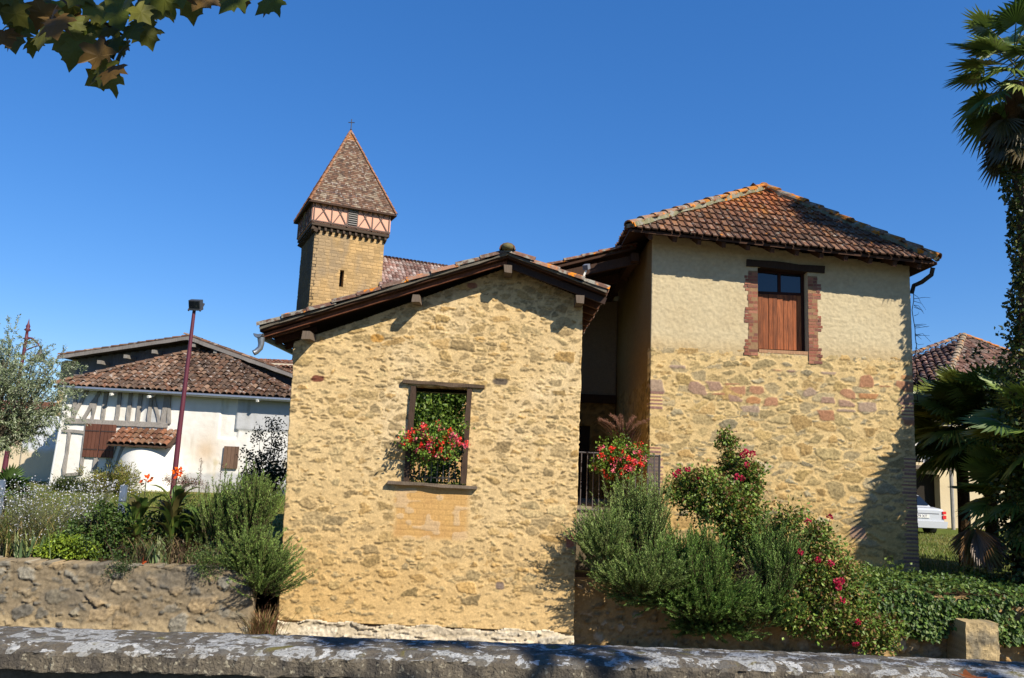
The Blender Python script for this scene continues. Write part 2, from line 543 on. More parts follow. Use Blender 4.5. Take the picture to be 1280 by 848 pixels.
def rosemary(root, stems, sl_, pal, K=70, nl=.044, nw=.0105, name="foliage", lean=(0, 0, 0)):
    """stems: list of (base, direction, length); each a bottle-brush of narrow leaves"""
    f, st = MB(), MB()
    P0, D0 = [], []
    cols = []
    K = int(K * 1.35)
    stems = [(b, d, l * rng.uniform(.8, 1.35)) for b, d, l in stems] + [(b + rng.normal(0, .05, 3), unit(d + rng.normal(0, .12, 3)), l * rng.uniform(.7, 1.05)) for b, d, l in stems[::2]]
    for b, d, L in stems:
        t = np.sort(rng.random(K)) * .92 + .08
        bend = np.array([0, 0, .22 * L]) + rng.normal(0, .06 * L, 3) + np.array(lean) * L
        pos = b + np.outer(t, d * L) + np.outer(t ** 2, bend)
        tg = unit(d * L + 2 * t[:, None] * bend)
        rd = unit(np.cross(tg, rng.normal(size=(K, 3))))
        P0.append(pos); D0.append(tg * 1.0 + rd * .65)
        br = np.clip(1 + rng.normal(0, .16), .6, 1.5)
        base = pal[rng.integers(len(pal))] * br
        cols.append(mix(base * .85, base * 1.3, t[:, None]))
        tt = np.array([0, .4, .8, 1.0])
        st.tube(b + np.outer(tt, d * L) + np.outer(tt ** 2, bend), np.array([.006, .005, .003, .002]), 4, C8(110, 95, 70, .5), False)
    p, dd, cc = np.concatenate(P0), np.concatenate(D0), np.concatenate(cols)
    leaves(f, p, dd, nl * (1 + rng.normal(0, .2, len(p))), nw, cc * np.clip(1 + rng.normal(0, .15, (len(p), 1)), .5, 1.6))
    st.build("stem", M['bark'], root)
    return f.build(name, M['needle'], root)

def stems_in(c, rad, n, up=1.0, out=.6, L=(.35, .7), zmin=None):
    r = []
    while len(r) < n:
        k = unit(rng.normal(size=3)) * rng.random() ** .5
        if k[2] < -.75: continue
        b = np.asarray(c) + k * np.asarray(rad)
        if zmin is not None and b[2] < zmin: continue
        d = unit(np.array([k[0] * out, k[1] * out, up]) + rng.normal(0, .2, 3))
        r.append((b, d, rng.uniform(*L)))
    return r

def blades(mb, base, n, spread, L, W, pal, arch=.4, seg=4, up=1.0):
    """strap or grass blades arching out of a base area"""
    for k in range(n):
        b = np.asarray(base) + np.array([rng.normal(0, spread[0]), rng.normal(0, spread[1]), 0])
        a = rng.random() * 6.28
        hz = np.array([math.cos(a), math.sin(a), 0])
        l = L * rng.uniform(.55, 1.15)
        t = np.linspace(0, 1, seg + 1)
        ln = rng.uniform(.1, .45)
        pts = b + np.outer(t * l * up * (1 - .35 * arch * t ** 2), [0, 0, 1]) + np.outer(l * (ln * t + arch * t ** 2.2), hz)
        sd = np.cross(hz, [0, 0, 1]); w = W * np.sin(np.clip(t * .85 + .15, 0, 1) * math.pi) ** .7 * .5 + .0008
        v = np.vstack([pts - sd * w[:, None], pts + sd * w[:, None]])
        i = np.arange(seg); m_ = seg + 1
        c = pal[rng.integers(len(pal))] * rng.uniform(.7, 1.3)
        mb.add(v, np.stack([i, i + 1, m_ + i + 1, m_ + i], 1), c)

def fan(mb, stalk, base, d, plen, rad, n=30, spread=R(240), droop=.35, pal=None, roll=0.0, width=.9):
    """a fan-palm leaf: a petiole and a pleated disc of pointed segments"""
    base = np.asarray(base, float); d = unit(d)
    hub = base + d * plen + np.array([0, 0, -.06 * plen])
    stalk.tube([base, base + d * plen * .5 + np.array([0, 0, .03 * plen]), hub], [.016, .013, .010], 5, C8(120, 125, 60, .6), False)
    s = np.cross(d, [0, 0, 1])
    if np.linalg.norm(s) < .1: s = np.array([1.0, 0, 0])
    s = unit(s); u = np.cross(s, d)
    s, u = s * math.cos(roll) + u * math.sin(roll), u * math.cos(roll) - s * math.sin(roll)
    c0 = pal[rng.integers(len(pal))]
    for k in range(n):
        a = (k / (n - 1) - .5) * spread
        e = d * math.cos(a) + s * math.sin(a)
        l = rad * (1 - .18 * abs(a / spread * 2) ** 2) * rng.uniform(.9, 1.05)
        w = l * math.sin(spread / n) * .55 * width
        q = np.cross(e, u)
        t = np.array([0.02, .3, .55, .78, 1.0]); ww = np.array([.05, .55, .95, .55, .03]) * w
        dz = -droop * l * (np.clip(t - .35, 0, 1) ** 1.8) * rng.uniform(.6, 1.5)
        cen = hub + np.outer(t * l, e) + np.outer(dz, [0, 0, 1]) + np.outer(np.array([0, .02, .02, 0, 0]) * l, u)
        lo = cen + q * ww[:, None] - u * (ww * .7)[:, None]; hi = cen - q * ww[:, None] - u * (ww * .7)[:, None]
        v = np.vstack([lo, cen, hi]); i = np.arange(4)
        f = np.vstack([np.stack([i, i + 1, 5 + i + 1, 5 + i], 1), np.stack([5 + i, 5 + i + 1, 10 + i + 1, 10 + i], 1)])
        mb.add(v, f, c0 * rng.uniform(.8, 1.2))

# ================================================================ SETTING
def build_setting():
    g = MB()
    s = 3000
    g.add([(-s, -s, -.03), (s, -s, -.03), (s, s, -.03), (-s, s, -.03)], [(0, 1, 2, 3)], C8(110, 115, 70, .6))
    o = g.build("ground", M['lawn']); o["kind"] = "structure"; o["label"] = "open ground around the village"; o["category"] = "ground"
    # the higher yard and garden behind the retaining walls
    xs = np.unique(np.concatenate([np.linspace(-120, -10, 24), np.linspace(-10, -3.75, 26), [-3.6, -3.4], np.linspace(-3, 1, 9), [1.15, 1.3], np.linspace(1.5, 14, 50), np.linspace(14, 120, 24)]))
    t = np.linspace(0, 1, 60)
    X, T = np.meshgrid(xs, t)
    y0 = np.where(xs < -3.65, 12.25, np.where(xs < 1.18, 13.35, 13.75))
    Y = y0 + (T ** 2) * 190
    Z = 1.10 + .05 * (fbm(X * .7, Y * .7, 3) - .5) + np.where(X < -3.6, .06, -.06) * np.clip((40 - Y) / 20, 0, 1)
    Z = np.where(Y > 150, 1.1 - (Y - 150) * .03, Z)
    n = fbm(X * .8, Y * .8, 9)
    dry = sstep(.45, .7, n)[..., None]
    col = mix(np.array(C8(108, 122, 52)) * .7, np.array(C8(150, 138, 78)) * .7, dry)
    soil = ((Y < 14.6))[..., None]
    col = np.where(soil, np.array(C8(96, 76, 52)) * .7, col)
    idx = np.arange(X.size).reshape(X.shape)
    f = np.stack([idx[:-1, :-1], idx[:-1, 1:], idx[1:, 1:], idx[1:, :-1]], -1).reshape(-1, 4)
    y = MB(); y.add(np.stack([X, Y, Z], -1).reshape(-1, 3), f, col.reshape(-1, 3))
    o = y.build("garden_ground", M['lawn'], smooth=True); o["kind"] = "structure"
    # lower lane in front of the buildings and the raised road the photo is taken from
    l = MB(); l.box((-60, 2.75, -.3), (60, 13.2, 0), C8(150, 140, 118, .6))
    o = l.build("lane", M['soil']); o["kind"] = "structure"
    r = MB(); r.box((-60, -9, -.2), (60, 2.34, 1.4))
    o = r.build("road", M['asphalt']); o["kind"] = "structure"
    # short grass where the lawn shows
    gr = MB()
    def patch(x0, x1, y0_, y1_, n_, h):
        p = np.stack([rng.uniform(x0, x1, n_), rng.uniform(y0_, y1_, n_), np.full(n_, 1.07)], 1)
        p[:, 2] += .06 * (p[:, 0] < -3.6)
        d = rng.normal(0, .35, (n_, 3)); d[:, 2] = 1
        leaves(gr, p, d, h * rng.uniform(.6, 1.3, n_), .018, lcol(n_, [C8(112, 132, 48, .8), C8(136, 146, 62, .8), C8(160, 150, 84, .75)]))
    patch(-18, -5, 15, 31, 26000, .10)
    patch(8, 17, 15, 27, 16000, .10)
    o = gr.build("grass", M['leaf']); tag(o, "short grass of the village green between the gardens", "grass", kind="stuff")

# ================================================================ PARAPET (foreground)
def build_parapet():
    t = thing("stone_parapet", "low lichened parapet wall with flat coping along the road in front", "parapet", (0, 2.55, 1.4))
    mb = MB()
    us = np.arange(-3.2, 3.2001, .012)
    # cross-section of the coping (y, z) swept along x with a worn edge
    def yb(x): return 2.775 + .0516 * x
    def yf(x): return 2.50 + .066 * x
    sec = [(0.02, -.056), (0.0, -.052), (0, -.010), (.012, -.001), (.06, .003), (.2, .013), (.4, .010), (.6, .011), (.8, .009), (.96, .003), (1, -.012), (1, -.056)]
    V = []
    for k, (a, dz) in enumerate(sec):
        y = yf(us) + a * (yb(us) - yf(us))
        w = fbm(us * 9, us * 0 + k * .35, 5) - .5
        w2 = fbm(us * 40, us * 0 + k * 1.3, 6) - .5
        y = y + (.014 * w + .022 * w2 if k in (0, 1, 2, 3, 10, 11) else 0)
        z = 2.383 + dz + .006 * w + .006 * w2 + .012 * np.clip(us - .9, 0, 1) * (-1)
        V.append(np.stack([us, y, z], 1))
    V = np.stack(V, 1); n, m_ = V.shape[:2]
    idx = np.arange(n * m_).reshape(n, m_)
    f = np.stack([idx[:-1, :-1], idx[1:, :-1], idx[1:, 1:], idx[:-1, 1:]], -1).reshape(-1, 4)
    mb.add(V.reshape(-1, 3), f)
    fb = np.stack([idx[:-1, -1], idx[1:, -1], idx[1:, 0], idx[:-1, 0]], -1)
    mb2 = MB(); 
    mb.q.append(fb)
    mb.build("coping", M['coping'], t, smooth=False)
    w = MB()
    def fn(U, Z): return rubble(U, Z, 91, (.4, .2), C8(120, 108, 90) * .8, [C8(105, 98, 85) * .8, C8(120, 104, 78) * .8], .6)
    panel(w, (0, 2.56, 0), (1, .066, 0), (.066, -1, 0), span(-3.2, 3.2, .03), span(1.38, 2.325, .03), fn, thick=.16)
    w.build("wall", M['stone'], t, smooth=True)
    lf = MB()
    c = P(1218, 832, 2.47); c[2] = 2.398
    key = [(0, 0), (.10, -.06), (.30, -.16), (.52, -.10), (.40, .06), (.44, .16), (.62, .26), (.78, .46), (.56, .46), (.42, .46), (.38, .56), (.44, .72), (.30, .74), (.20, .82), (0, 1.12)]
    o_ = np.array(key + [(-x, y) for x, y in key[-2:0:-1]]) * .062
    v = [c + np.array([y - .03, x, .004 + 6 * x * x + 4.0 * (y - .03) ** 2 + .006 * rng.random()]) for x, y in o_]
    v = np.vstack([v, c + np.array([0, 0, .010])])
    lf.add(v, [(i, (i + 1) % (len(v) - 1), len(v) - 1) for i in range(len(v) - 1)], C8(170, 100, 56, .7))
    lf.tube([c + np.array([-.03, 0, .008]), c + np.array([-.065, .008, .016])], .0016, 5, C8(140, 90, 50, .7))
    o = lf.build("fallen_leaf", M['petal'])
    tag(o, "curled orange brown leaf lying on the lichened coping", "leaf")

# ================================================================ BARN
BX0, BX1, BY = -3.58, 1.18, 13.0
def build_barn():
    t = thing("stone_barn", "ochre rubble stone barn with gable front, one open window and tiled roof", "barn", (-1.2, 13, 0))
    MORT, ORNG, PALE = np.array([.66, .475, .23]), np.array([.61, .395, .155]), np.array([.70, .53, .29])
    STN = [(.37, .25, .10), (.41, .29, .125), (.29, .205, .095), (.45, .285, .105), (.35, .26, .13), (.44, .33, .16), (.33, .24, .115)]
    apex = (-.13, 6.22)
    def top(u): return np.where(u < apex[0], mix(4.78, apex[1], (u - BX0) / (apex[0] - BX0)), mix(apex[1], 5.74, (u - apex[0]) / (BX1 - apex[0])))
    hole = (-1.64, -.65, 2.53, 4.13)
    def fn(U, Z):
        n = fbm(U * .8, Z * .8, 31)
        mort = mix(MORT, ORNG, (sstep(3.2, .6, Z) * .75 * n * 1.6).clip(0, 1)[..., None])
        mort = mix(mort, PALE, (sstep(.5, .8, fbm(U * 1.1, Z * 1.1, 33)) * sstep(1.5, 3.5, Z))[..., None])
        patch = sstep(-1.78, -1.68, U + .1 * fbm(U * 5, Z * 5, 2)) * sstep(-.52, -.66, U) * sstep(1.60, 1.72, Z) * sstep(2.6, 2.5, Z)
        lowz = sstep(1.1, .45, Z) * .35
        ex = .62 + .30 * (fbm(U * 1.6, Z * 1.6, 35) - .5) * 2 - .9 * patch - lowz * .7
        h, c = rubble(U, Z, 11, (.33, .17), mort, STN, ex, .014, .0052, slots=.30)
        h = h * (1 - .75 * patch)
        # smooth brick-and-mortar infill under the window
        bz = np.floor(Z / .085); bu = U / .24 + .5 * (bz % 2)
        joint = ((np.abs(Z / .085 - bz - .5) > .40) | (np.abs(bu - np.floor(bu) - .5) > .46)) * 1.0
        pc = mix(np.array([.62, .37, .12]), np.array([.52, .29, .105]), fbm(U * 4, Z * 4, 41)[..., None]) * (1 - .10 * joint)[..., None]
        spot = sstep(.66, .72, vnoise(U * 6.5, Z * 12, 44))
        pc = mix(pc, np.array([.62, .50, .34]), spot[..., None] * .4)
        c = mix(c, pc, (patch * .92)[..., None])
        h = h + patch * (.004 * spot - .003 * joint)
        # odd dark and red stones
        for (x, z, a, b, cc) in ((-3.17, 4.18, .10, .055, (.17, .06, .035)), (-.17, 4.26, .13, .055, (.13, .10, .07)), (-.72, 5.88, .09, .05, (.33, .15, .09)),
                                 (-1.35, 5.78, .10, .04, (.34, .17, .10)), (-2.26, 4.9, .11, .07, (.50, .27, .07)), (1.08, 1.72, .07, .1, (.42, .17, .10)), (-.02, .98, .07, .06, (.22, .16, .12))):
            q = sstep(1.15, .85, ((np.abs(U - x) / a) ** 3 + (np.abs(Z - z) / b) ** 3) ** (1 / 3) + .5 * (fbm(U * 14, Z * 14, 47) - .5))
            c = mix(c, np.array(cc) * (1 + .5 * (fbm(U * 30, Z * 30, 48) - .5))[..., None], q[..., None])
        return h, c
    def edge(U, Z):
        e = U + mix(.06, -.10, Z / 4.8) * (U < BX0 + .001)
        q = .030 * (fbm(U * 0 + Z * 5, Z * 0, 51) - .5)
        return np.where(U <= BX0 + .03, U + mix(.055, -.08, Z / 4.8) + q, np.where(U >= BX1 - .02, U + q, U + np.clip(1 - (U - BX0) / 1.0, 0, 1) * mix(.055, -.08, Z / 4.8)))
    w = MB()
    us = span(BX0, BX1, .0145, (hole[0], hole[1])); zs = span(.30, 6.24, .0145, (hole[2], hole[3]))
    panel(w, (0, BY, 0), (1, 0, 0), (0, -1, 0), us, zs, fn, [hole], lambda u, z: z < top(u), .42, edge)
    # side walls and the open back
    def fns(U, Z):
        h, c = rubble(U, Z, 17, (.30, .19), MORT, STN, .35)
        return h, c
    panel(w, (BX1, 0, 0), (0, 1, 0), (1, 0, 0), span(BY + .05, 18.5, .04), span(0, 5.6, .04), fns, thick=.4)
    panel(w, (BX0, 0, 0), (0, -1, 0), (-1, 0, 0), span(-18.5, -BY - .05, .05), span(0, 4.75, .05), fns, thick=.4)
    w.build("front_wall", M['stone'], t, smooth=True)
    bw = MB()
    panel(bw, (0, 18.5, 0), (-1, 0, 0), (0, 1, 0), span(-1.17, 3.57, .06, (-.4, 3.0)), span(.9, 6.2, .06, (2.2, 4.45)), fns,
          [(-.4, 3.0, 2.2, 4.45)], lambda u, z: z < top(-u), .4)
    bw.build("back_wall", M['stone'], t, smooth=True)
    # pale base course
    b = MB()
    def fb(U, Z):
        h, c = rubble(U, Z, 23, (.55, .2), np.array([.60, .50, .34]), [(.62, .55, .42), (.56, .49, .37), (.50, .42, .30)], .85, .05, .012, small=.3)
        return h, c
    panel(b, (0, BY - .035, 0), (1, 0, 0), (0, -1, 0), span(BX0 + .05, BX1 + .01, .016), span(-.1, .33, .016), fb, None or (), lambda u, z: z < .30 + .05 * np.sin(u * 7) * np.cos(u * 3), .3)
    b.build("base_course", M['stone'], t, smooth=True)
    # window timber
    wd = C8(74, 58, 46)
    f = MB(); f.beam((-1.78, BY - .02, 4.195), (-.42, BY - .02, 4.155), .10, .055, C8(92, 76, 60), wob=.006); f.build("lintel", M['wood_dark'], t)
    for x0, x1 in ((-1.60, -1.63), (-.665, -.69)):
        j = MB(); j.beam((x0, BY + .02, 4.12), (x1, BY + .02, 2.56), .085, .14, wd, up=(0, 1, 0), wob=.004); j.build("jamb", M['wood_dark'], t)
    s_ = MB(); s_.beam((-1.92, BY - .03, 2.535), (-.46, BY - .03, 2.505), .12, .045, C8(112, 98, 82), wob=.004); s_.build("sill", M['wood_dark'], t)
    rl = MB()
    rl.tube([(-1.58, BY + .16, 2.57), (-1.58, BY + .16, 3.30), (-.70, BY + .16, 3.30), (-.70, BY + .16, 2.57)], .011, 6, (.03, .03, .03))
    rl.tube([(-1.58, BY + .16, 2.63), (-.70, BY + .16, 2.63)], .011, 6, (.03, .03, .03))
    rb = rl.build("window_railing", M['iron'], t)
    for k in range(9):
        q = MB(); x = -1.54 + k * .099
        q.tube([(x, BY + .16, 2.57), (x, BY + .16, 3.30)], .008, 6, (.10, .10, .105)); q.build("baluster", M['iron'], rb)
    # roof
    yv, yb_ = 12.55, 18.9
    L0, A0, R0 = np.array([-4.1, yv, 4.86]), np.array([-.14, yv, 6.28]), np.array([1.52, yv, 5.72])
    dy = np.array([0, yb_ - yv, 0])
    dk = MB()
    for a, c in ((L0, A0), (A0, R0)):
        up = np.array([0, 0, .04])
        dk.prism([a, c, c + up, a + up], dy, C8(92, 60, 40, .7))
    dk.build("roof_deck", M['wood_dark'], t)
    rt = MB()
    vp = [C8(150, 100, 78), C8(128, 96, 80), C8(160, 120, 96), C8(110, 92, 80)]
    tc = tcol(np.array(vp) * .8)
    for a, c in ((L0, A0), (R0, A0)):
        es = unit(c - a); Ls = np.linalg.norm(c - a)
        tile_field(rt, a + np.array([0, 0, .05]), (0, 1, 0), es, [(0.15, 0), (yb_ - yv, 0), (yb_ - yv, Ls), (0.15, Ls)], .21, .36, CANAL, tc)
    rt.build("roof_tiles", M['verge'], t)
    vt = MB()
    mo = MB()
    for a, c in ((L0, A0), (R0, A0)):
        ridge_tiles(vt, a + np.array([0, .03, .075]), c + np.array([0, .03, .075]), .105, .43, tc, flat=.8)
        mo.beam(a + np.array([0, .05, .055]), c + np.array([0, .05, .055]), .18, .04, C8(120, 112, 98, .8), wob=.008)
    ridge_tiles(vt, A0 + np.array([0, -.06, .11]), A0 + np.array([0, 6.3, .11]), .12, .42, tc)
    vt.build("verge_tile_row", M['verge'], t)
    mo.build("verge_mortar", M['stone'], t)
    kb = MB(); kb.lathe(A0 + np.array([0, -.06, .185]), [(.0, .035), (.05, .03), (.095, .005), (.105, -.03), (.09, -.07), (.0, -.08)], 12, C8(128, 120, 84, .7)); kb.build("ridge_end", M['stone'], t, smooth=True)
    for a, c, col, hh in ((L0, A0, C8(122, 74, 50, .8), .055), (A0, R0, C8(64, 46, 36, .8), .11)):
        bb = MB(); dn = np.array([0, .12, -.03 - hh / 2])
        bb.beam(a + dn, c + dn, .05, hh, col, up=(0, 1, 0) if False else (0, 0, 1)); bb.build("bargeboard", M['wood'], t)
    for px, py in ((383, 418), (520, 372), (635, 336), (725, 374)):
        c = P(px, py, 12.62)
        pb = MB(); pb.beam(c + np.array([0, -.02, -.01]), c + np.array([0, .55, 0]), .13, .13, C8(126, 110, 94, .75), wob=.006); pb.build("purlin", M['wood'], t)
    # rafter tails under both eaves
    for k in range(11):
        y = 12.75 + k * .6
        for a, c in ((L0, A0), (R0, A0)):
            es = unit(c - a); q = MB(); p0 = a + np.array([0, y - yv, -.06]) + es * .03
            q.beam(p0, p0 + es * .75, .08, .10, C8(96, 62, 42, .8)); q.build("rafter", M['wood_dark'], t)
    # zinc gutter with its spout at the left eave
    gu = MB()
    g0 = L0 + np.array([-.02, -.02, -.03]); an = np.linspace(math.pi, 2 * math.pi, 9)
    rr = .075
    a = g0 + np.stack([rr * np.cos(an), 0 * an, rr * np.sin(an)], 1); b_ = a + dy
    a2 = g0 + np.stack([(rr - .006) * np.cos(an), 0 * an, (rr - .006) * np.sin(an)], 1); b2 = a2 + dy
    i = np.arange(8)
    ff = np.stack([i, i + 1, 9 + i + 1, 9 + i], 1)
    gc = C8(150, 155, 160)
    gu.add(np.vstack([a, b_]), ff, gc); gu.add(np.vstack([a2, b2]), ff, gc)
    gu.add(np.vstack([a, a2]), ff, gc)
    gu.add(np.vstack([a, a.mean(0) + np.array([0, 0, .03])]), [(k, k + 1, 9) for k in range(8)], gc)
    go = gu.build("gutter", M['metal'], t)
    sp = MB(); c = g0 + np.array([.035, .07, -.06])
    sp.tube([c, c + np.array([.01, 0, -.10]), c + np.array([.0, 0, -.17]), c + np.array([-.05, -.02, -.235]), c + np.array([-.085, -.04, -.26])], [.062, .05, .046, .046, .046], 12, gc, False)
    sp.build("spout", M['metal'], go, smooth=True)
    # small bracketed floodlight on the right verge
    c = P(731, 340, 12.62)
    fl = thing("roof_spotlight", "small grey spotlight standing on the barn's right roof verge", "spotlight", c - np.array([0, 0, .06]))
    q = MB(); q.beam(c + np.array([-.03, 0, -.12]), c + np.array([.03, 0, .06]), .035, .03, C8(225, 220, 205)); q.build("bracket", M['paint'], fl)
    q = MB(); q.beam(c + np.array([.0, -.05, .06]), c + np.array([.05, .05, .11]), .09, .08, C8(110, 112, 118)); q.build("lamp_head", M['paint'], fl)

# ================================================================ STONE HOUSE
HX0, HX1, HY = 2.88, 8.30, 16.0
def build_house():
    t = thing("stone_house", "tall square stone house with plastered upper storey and hipped tile roof", "house", (5.6, 16, 1))
    MORT = np.array([.62, .45, .21])
    STN = [(.38, .29, .135), (.33, .255, .125), (.42, .31, .14), (.29, .245, .15), (.44, .31, .125), (.34, .285, .175), (.40, .26, .10)]
    def fn(U, Z):
        n = fbm(U * .7, Z * .7, 61)
        mort = mix(MORT, np.array([.58, .37, .13]), sstep(3.4, 1.4, Z)[..., None] * .8)
        h, c = rubble(U, Z, 63, (.42, .22), mort, STN, .78 + .5 * (n - .5), .018, .0055, small=.42, slots=.22)
        # a course of red and violet sandstone blocks under the plaster and some lower down
        f1, f2, ci, cj = worley((U + .05 * (fbm(U * 5, Z * 5, 2) - .5)) / .40, (Z + .05 * (fbm(U * 5, Z * 5, 4) - .5)) / .25, 71, .6, 4)
        r = hsh(ci, cj, 72)
        band = np.exp(-((Z - 4.55) / .45) ** 2) * .42 + np.exp(-((Z - 4.6) / .25) ** 2) * .2 + .02
        sel = (r < band) & (Z < 5.05)
        mk = sel * sstep(.12, .24, f2 - f1)
        rc = pick(hsh(ci, cj, 73), [(.36, .175, .095), (.40, .205, .115), (.34, .215, .15), (.42, .205, .09), (.36, .26, .185)])
        g = fbm(U * 30, Z * 30, 75) - .5
        c = mix(c, rc * (1 + .6 * g)[..., None], mk[..., None] * .95)
        h = mix(h, .012 + .012 * g, mk)
        # brick quoins at both corners
        for x, dr in ((HX0, 1), (HX1, -1)):
            row = np.floor(Z / .075); wd = .16 + .14 * hsh(np.floor(row / 5), row * 0, 81) + .05 * hsh(row, row * 0, 82)
            inq = ((U - x) * dr < wd) & (hsh(np.floor(row / 5), row * 0 + 3, 83) > .30) & (Z < 5.0)
            jn = (np.abs(Z / .075 - row - .5) < .30)
            bc = pick(hsh(row, row * 0 + x, 84), [(.33, .17, .12), (.28, .16, .13), (.36, .22, .15)])
            bc = np.where(jn[..., None], bc * (1 + .5 * g)[..., None], mort)
            c = np.where(inq[..., None], bc, c); h = np.where(inq, np.where(jn, .008, 0.0) + .006 * g, h)
        return h, np.clip(c, .01, .9)
    def edge(U, Z):
        q = .02 * (fbm(Z * 6, Z * 0, 86) - .5)
        return U + np.where((U < HX0 + .02) | (U > HX1 - .02), q, 0)
    hole = (5.10, 6.15, 5.40, 7.20)
    w = MB()
    panel(w, (0, HY, 0), (1, 0, 0), (0, -1, 0), span(HX0, HX1, .018), span(.7, 5.42, .018), fn, [(hole[0], hole[1], 5.40, 9)], None, .35, edge)
    w.build("stone_wall", M['stone'], t, smooth=True)
    def fp(U, Z):
        n = fbm(U * 2, Z * 2, 101)
        g = fbm(U * 15, Z * 20, 102, 4) - .5
        g2 = fbm(U * 30, Z * 36, 103, 2) - .5
        c = mix(np.array([.60, .505, .315]), np.array([.54, .43, .25]), n[..., None])
        c = mix(c, np.array([.55, .40, .20]), sstep(5.75, 5.2, Z + .4 * (n - .5))[..., None] * .8)
        c = c * (1 + .25 * g)[..., None]
        return .012 + .013 * g + .011 * g2 - .020 * sstep(5.55, 5.2, Z), c
    p = MB()
    panel(p, (0, HY, 0), (1, 0, 0), (0, -1, 0), span(HX0 - .004, HX1 + .004, .02, (hole[0], hole[1])), span(5.02, 7.95, .02, (hole[2], hole[3])), fp,
          [hole], lambda u, z: (z > 5.19 + .10 * (fbm(u * 3, u * 0, 105) - .5) + .06 * (fbm(u * 9, z * 9, 106) - .5)) & (z < mix(7.86, 7.36, (u - 2.5) / 6)), .30)
    p.build("upper_plaster", M['plaster'], t, smooth=True)
    # other walls
    def fside(U, Z):
        h, c = rubble(U, Z, 65, (.36, .23), MORT, STN, .55)
        h2, c2 = fp(U, Z)
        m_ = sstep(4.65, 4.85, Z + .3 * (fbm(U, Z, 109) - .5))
        return mix(h, h2, m_), mix(c * np.array([.44, .38, .29]), c2 * np.array([.40, .33, .24]), m_[..., None])  # wall colours cut down here to deepen the shade of the passage
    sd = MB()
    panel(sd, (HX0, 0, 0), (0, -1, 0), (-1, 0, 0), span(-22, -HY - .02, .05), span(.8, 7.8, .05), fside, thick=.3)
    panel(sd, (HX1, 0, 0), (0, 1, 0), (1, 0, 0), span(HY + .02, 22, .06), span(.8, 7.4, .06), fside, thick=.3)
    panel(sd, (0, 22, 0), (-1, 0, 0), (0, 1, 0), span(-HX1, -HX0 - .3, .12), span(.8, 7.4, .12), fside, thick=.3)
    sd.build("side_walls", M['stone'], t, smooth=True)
    # brick window surround
    def surround(x, dr, z0, z1):
        b = MB(); z = z0; k = 0
        while z < z1 - .04:
            wd = .20 + (.08 if (k // 5) % 2 == 0 else .0) + rng.uniform(-.025, .025)
            xs_ = [0, rng.uniform(.08, wd - .06), wd]
            for a, c in zip(xs_, xs_[1:]):
                col = random.choice([C8(168, 108, 86), C8(158, 100, 82), C8(178, 122, 98), C8(146, 100, 86)]) * rng.uniform(.65, .95)
                o_ = HY - .020 + rng.uniform(-.004, .004)
                xa, xb = x + dr * (a + .006), x + dr * (c - .006)
                b.box((min(xa, xb), o_, z + .008), (max(xa, xb), HY + .22, z + .062), col)
            z += .068; k += 1
        xa, xb = x, x + dr * .20
        b.box((min(xa, xb) + .002, HY - .018, z0), (max(xa, xb), HY + .215, z1), C8(190, 152, 112, .6))
        b.build("brick_surround", M['stone'], t)
    surround(5.10, -1, 5.32, 7.12)
    surround(6.15, 1, 5.20, 7.06)
    l = MB(); l.beam((4.86, HY + .06, 7.285), (6.5, HY + .06, 7.20), .24, .15, C8(60, 48, 40), wob=.006); l.build("lintel", M['wood_dark'], t)
    # frame, boarded shutter, panes
    fr = MB(); fc = C8(60, 32, 24)
    for a, b in (((5.13, 5.42), (5.13, 7.18)), ((6.11, 5.42), (6.11, 7.18)), ((5.16, 7.16), (6.08, 7.16)), ((5.16, 6.70), (6.08, 6.70)), ((5.62, 6.73), (5.62, 7.13))):
        fr.beam((a[0], HY + .20, a[1]), (b[0], HY + .20, b[1]), .06, .06, fc, up=(0, 1, 0))
    fo = fr.build("window_frame", M['wood_dark'], t)
    for x0, x1 in ((5.16, 5.59), (5.65, 6.08)):
        g = MB(); g.box((x0, HY + .195, 6.73), (x1, HY + .205, 7.13)); g.build("pane", M['glass'], fo)
    sh = MB(); x = 5.16
    while x < 6.06:
        wd = min(rng.uniform(.085, .13), 6.08 - x)
        col = random.choice([C8(170, 94, 48), C8(150, 84, 44), C8(120, 72, 42), C8(182, 108, 58), C8(84, 56, 40)]) * rng.uniform(.6, 1.0)
        sh.box((x + .005, HY + .17 + rng.uniform(-.006, .006), 5.50), (x + wd - .003, HY + .215, 6.67), col)
        x += wd
    sh.box((5.16, HY + .20, 5.44), (6.08, HY + .225, 6.67), (.02, .012, .008))
    sh.build("boarded_shutter", mat_attr("weathered_boards", .7, 5, .75, 30, .004, stretch=(9, 9, .55), spec=.3), t)
    si = MB(); si.beam((5.12, HY + .10, 5.425), (6.14, HY + .10, 5.42), .22, .07, C8(170, 130, 96)); si.build("sill", M['wood'], t)
    # roof: crooked hip
    EL, ER = np.array([2.30, 15.42, 7.76]), np.array([8.58, 15.42, 7.34])
    BL, BR = np.array([2.30, 22.6, 7.76]), np.array([8.58, 22.6, 7.34])
    A, A2 = np.array([5.98, 18.25, 9.74]), np.array([5.85, 19.9, 9.68])
    dk = MB()
    und = np.array([0, 0, -.05])
    for poly in ((EL, ER, A), (BL, EL, A, A2), (ER, BR, A2, A), (BR, BL, A2)):
        dk.prism([q - np.array([0, 0, .02]) for q in poly], und, C8(84, 58, 42, .7))
    dk.build("roof_deck", M['wood_dark'], t)
    pal = np.array([C8(130, 92, 70), C8(114, 82, 64), C8(148, 110, 86), C8(110, 88, 72), C8(142, 108, 86)]) * .68
    org = np.array([C8(206, 132, 52), C8(196, 116, 58), C8(186, 110, 66)]) * .75
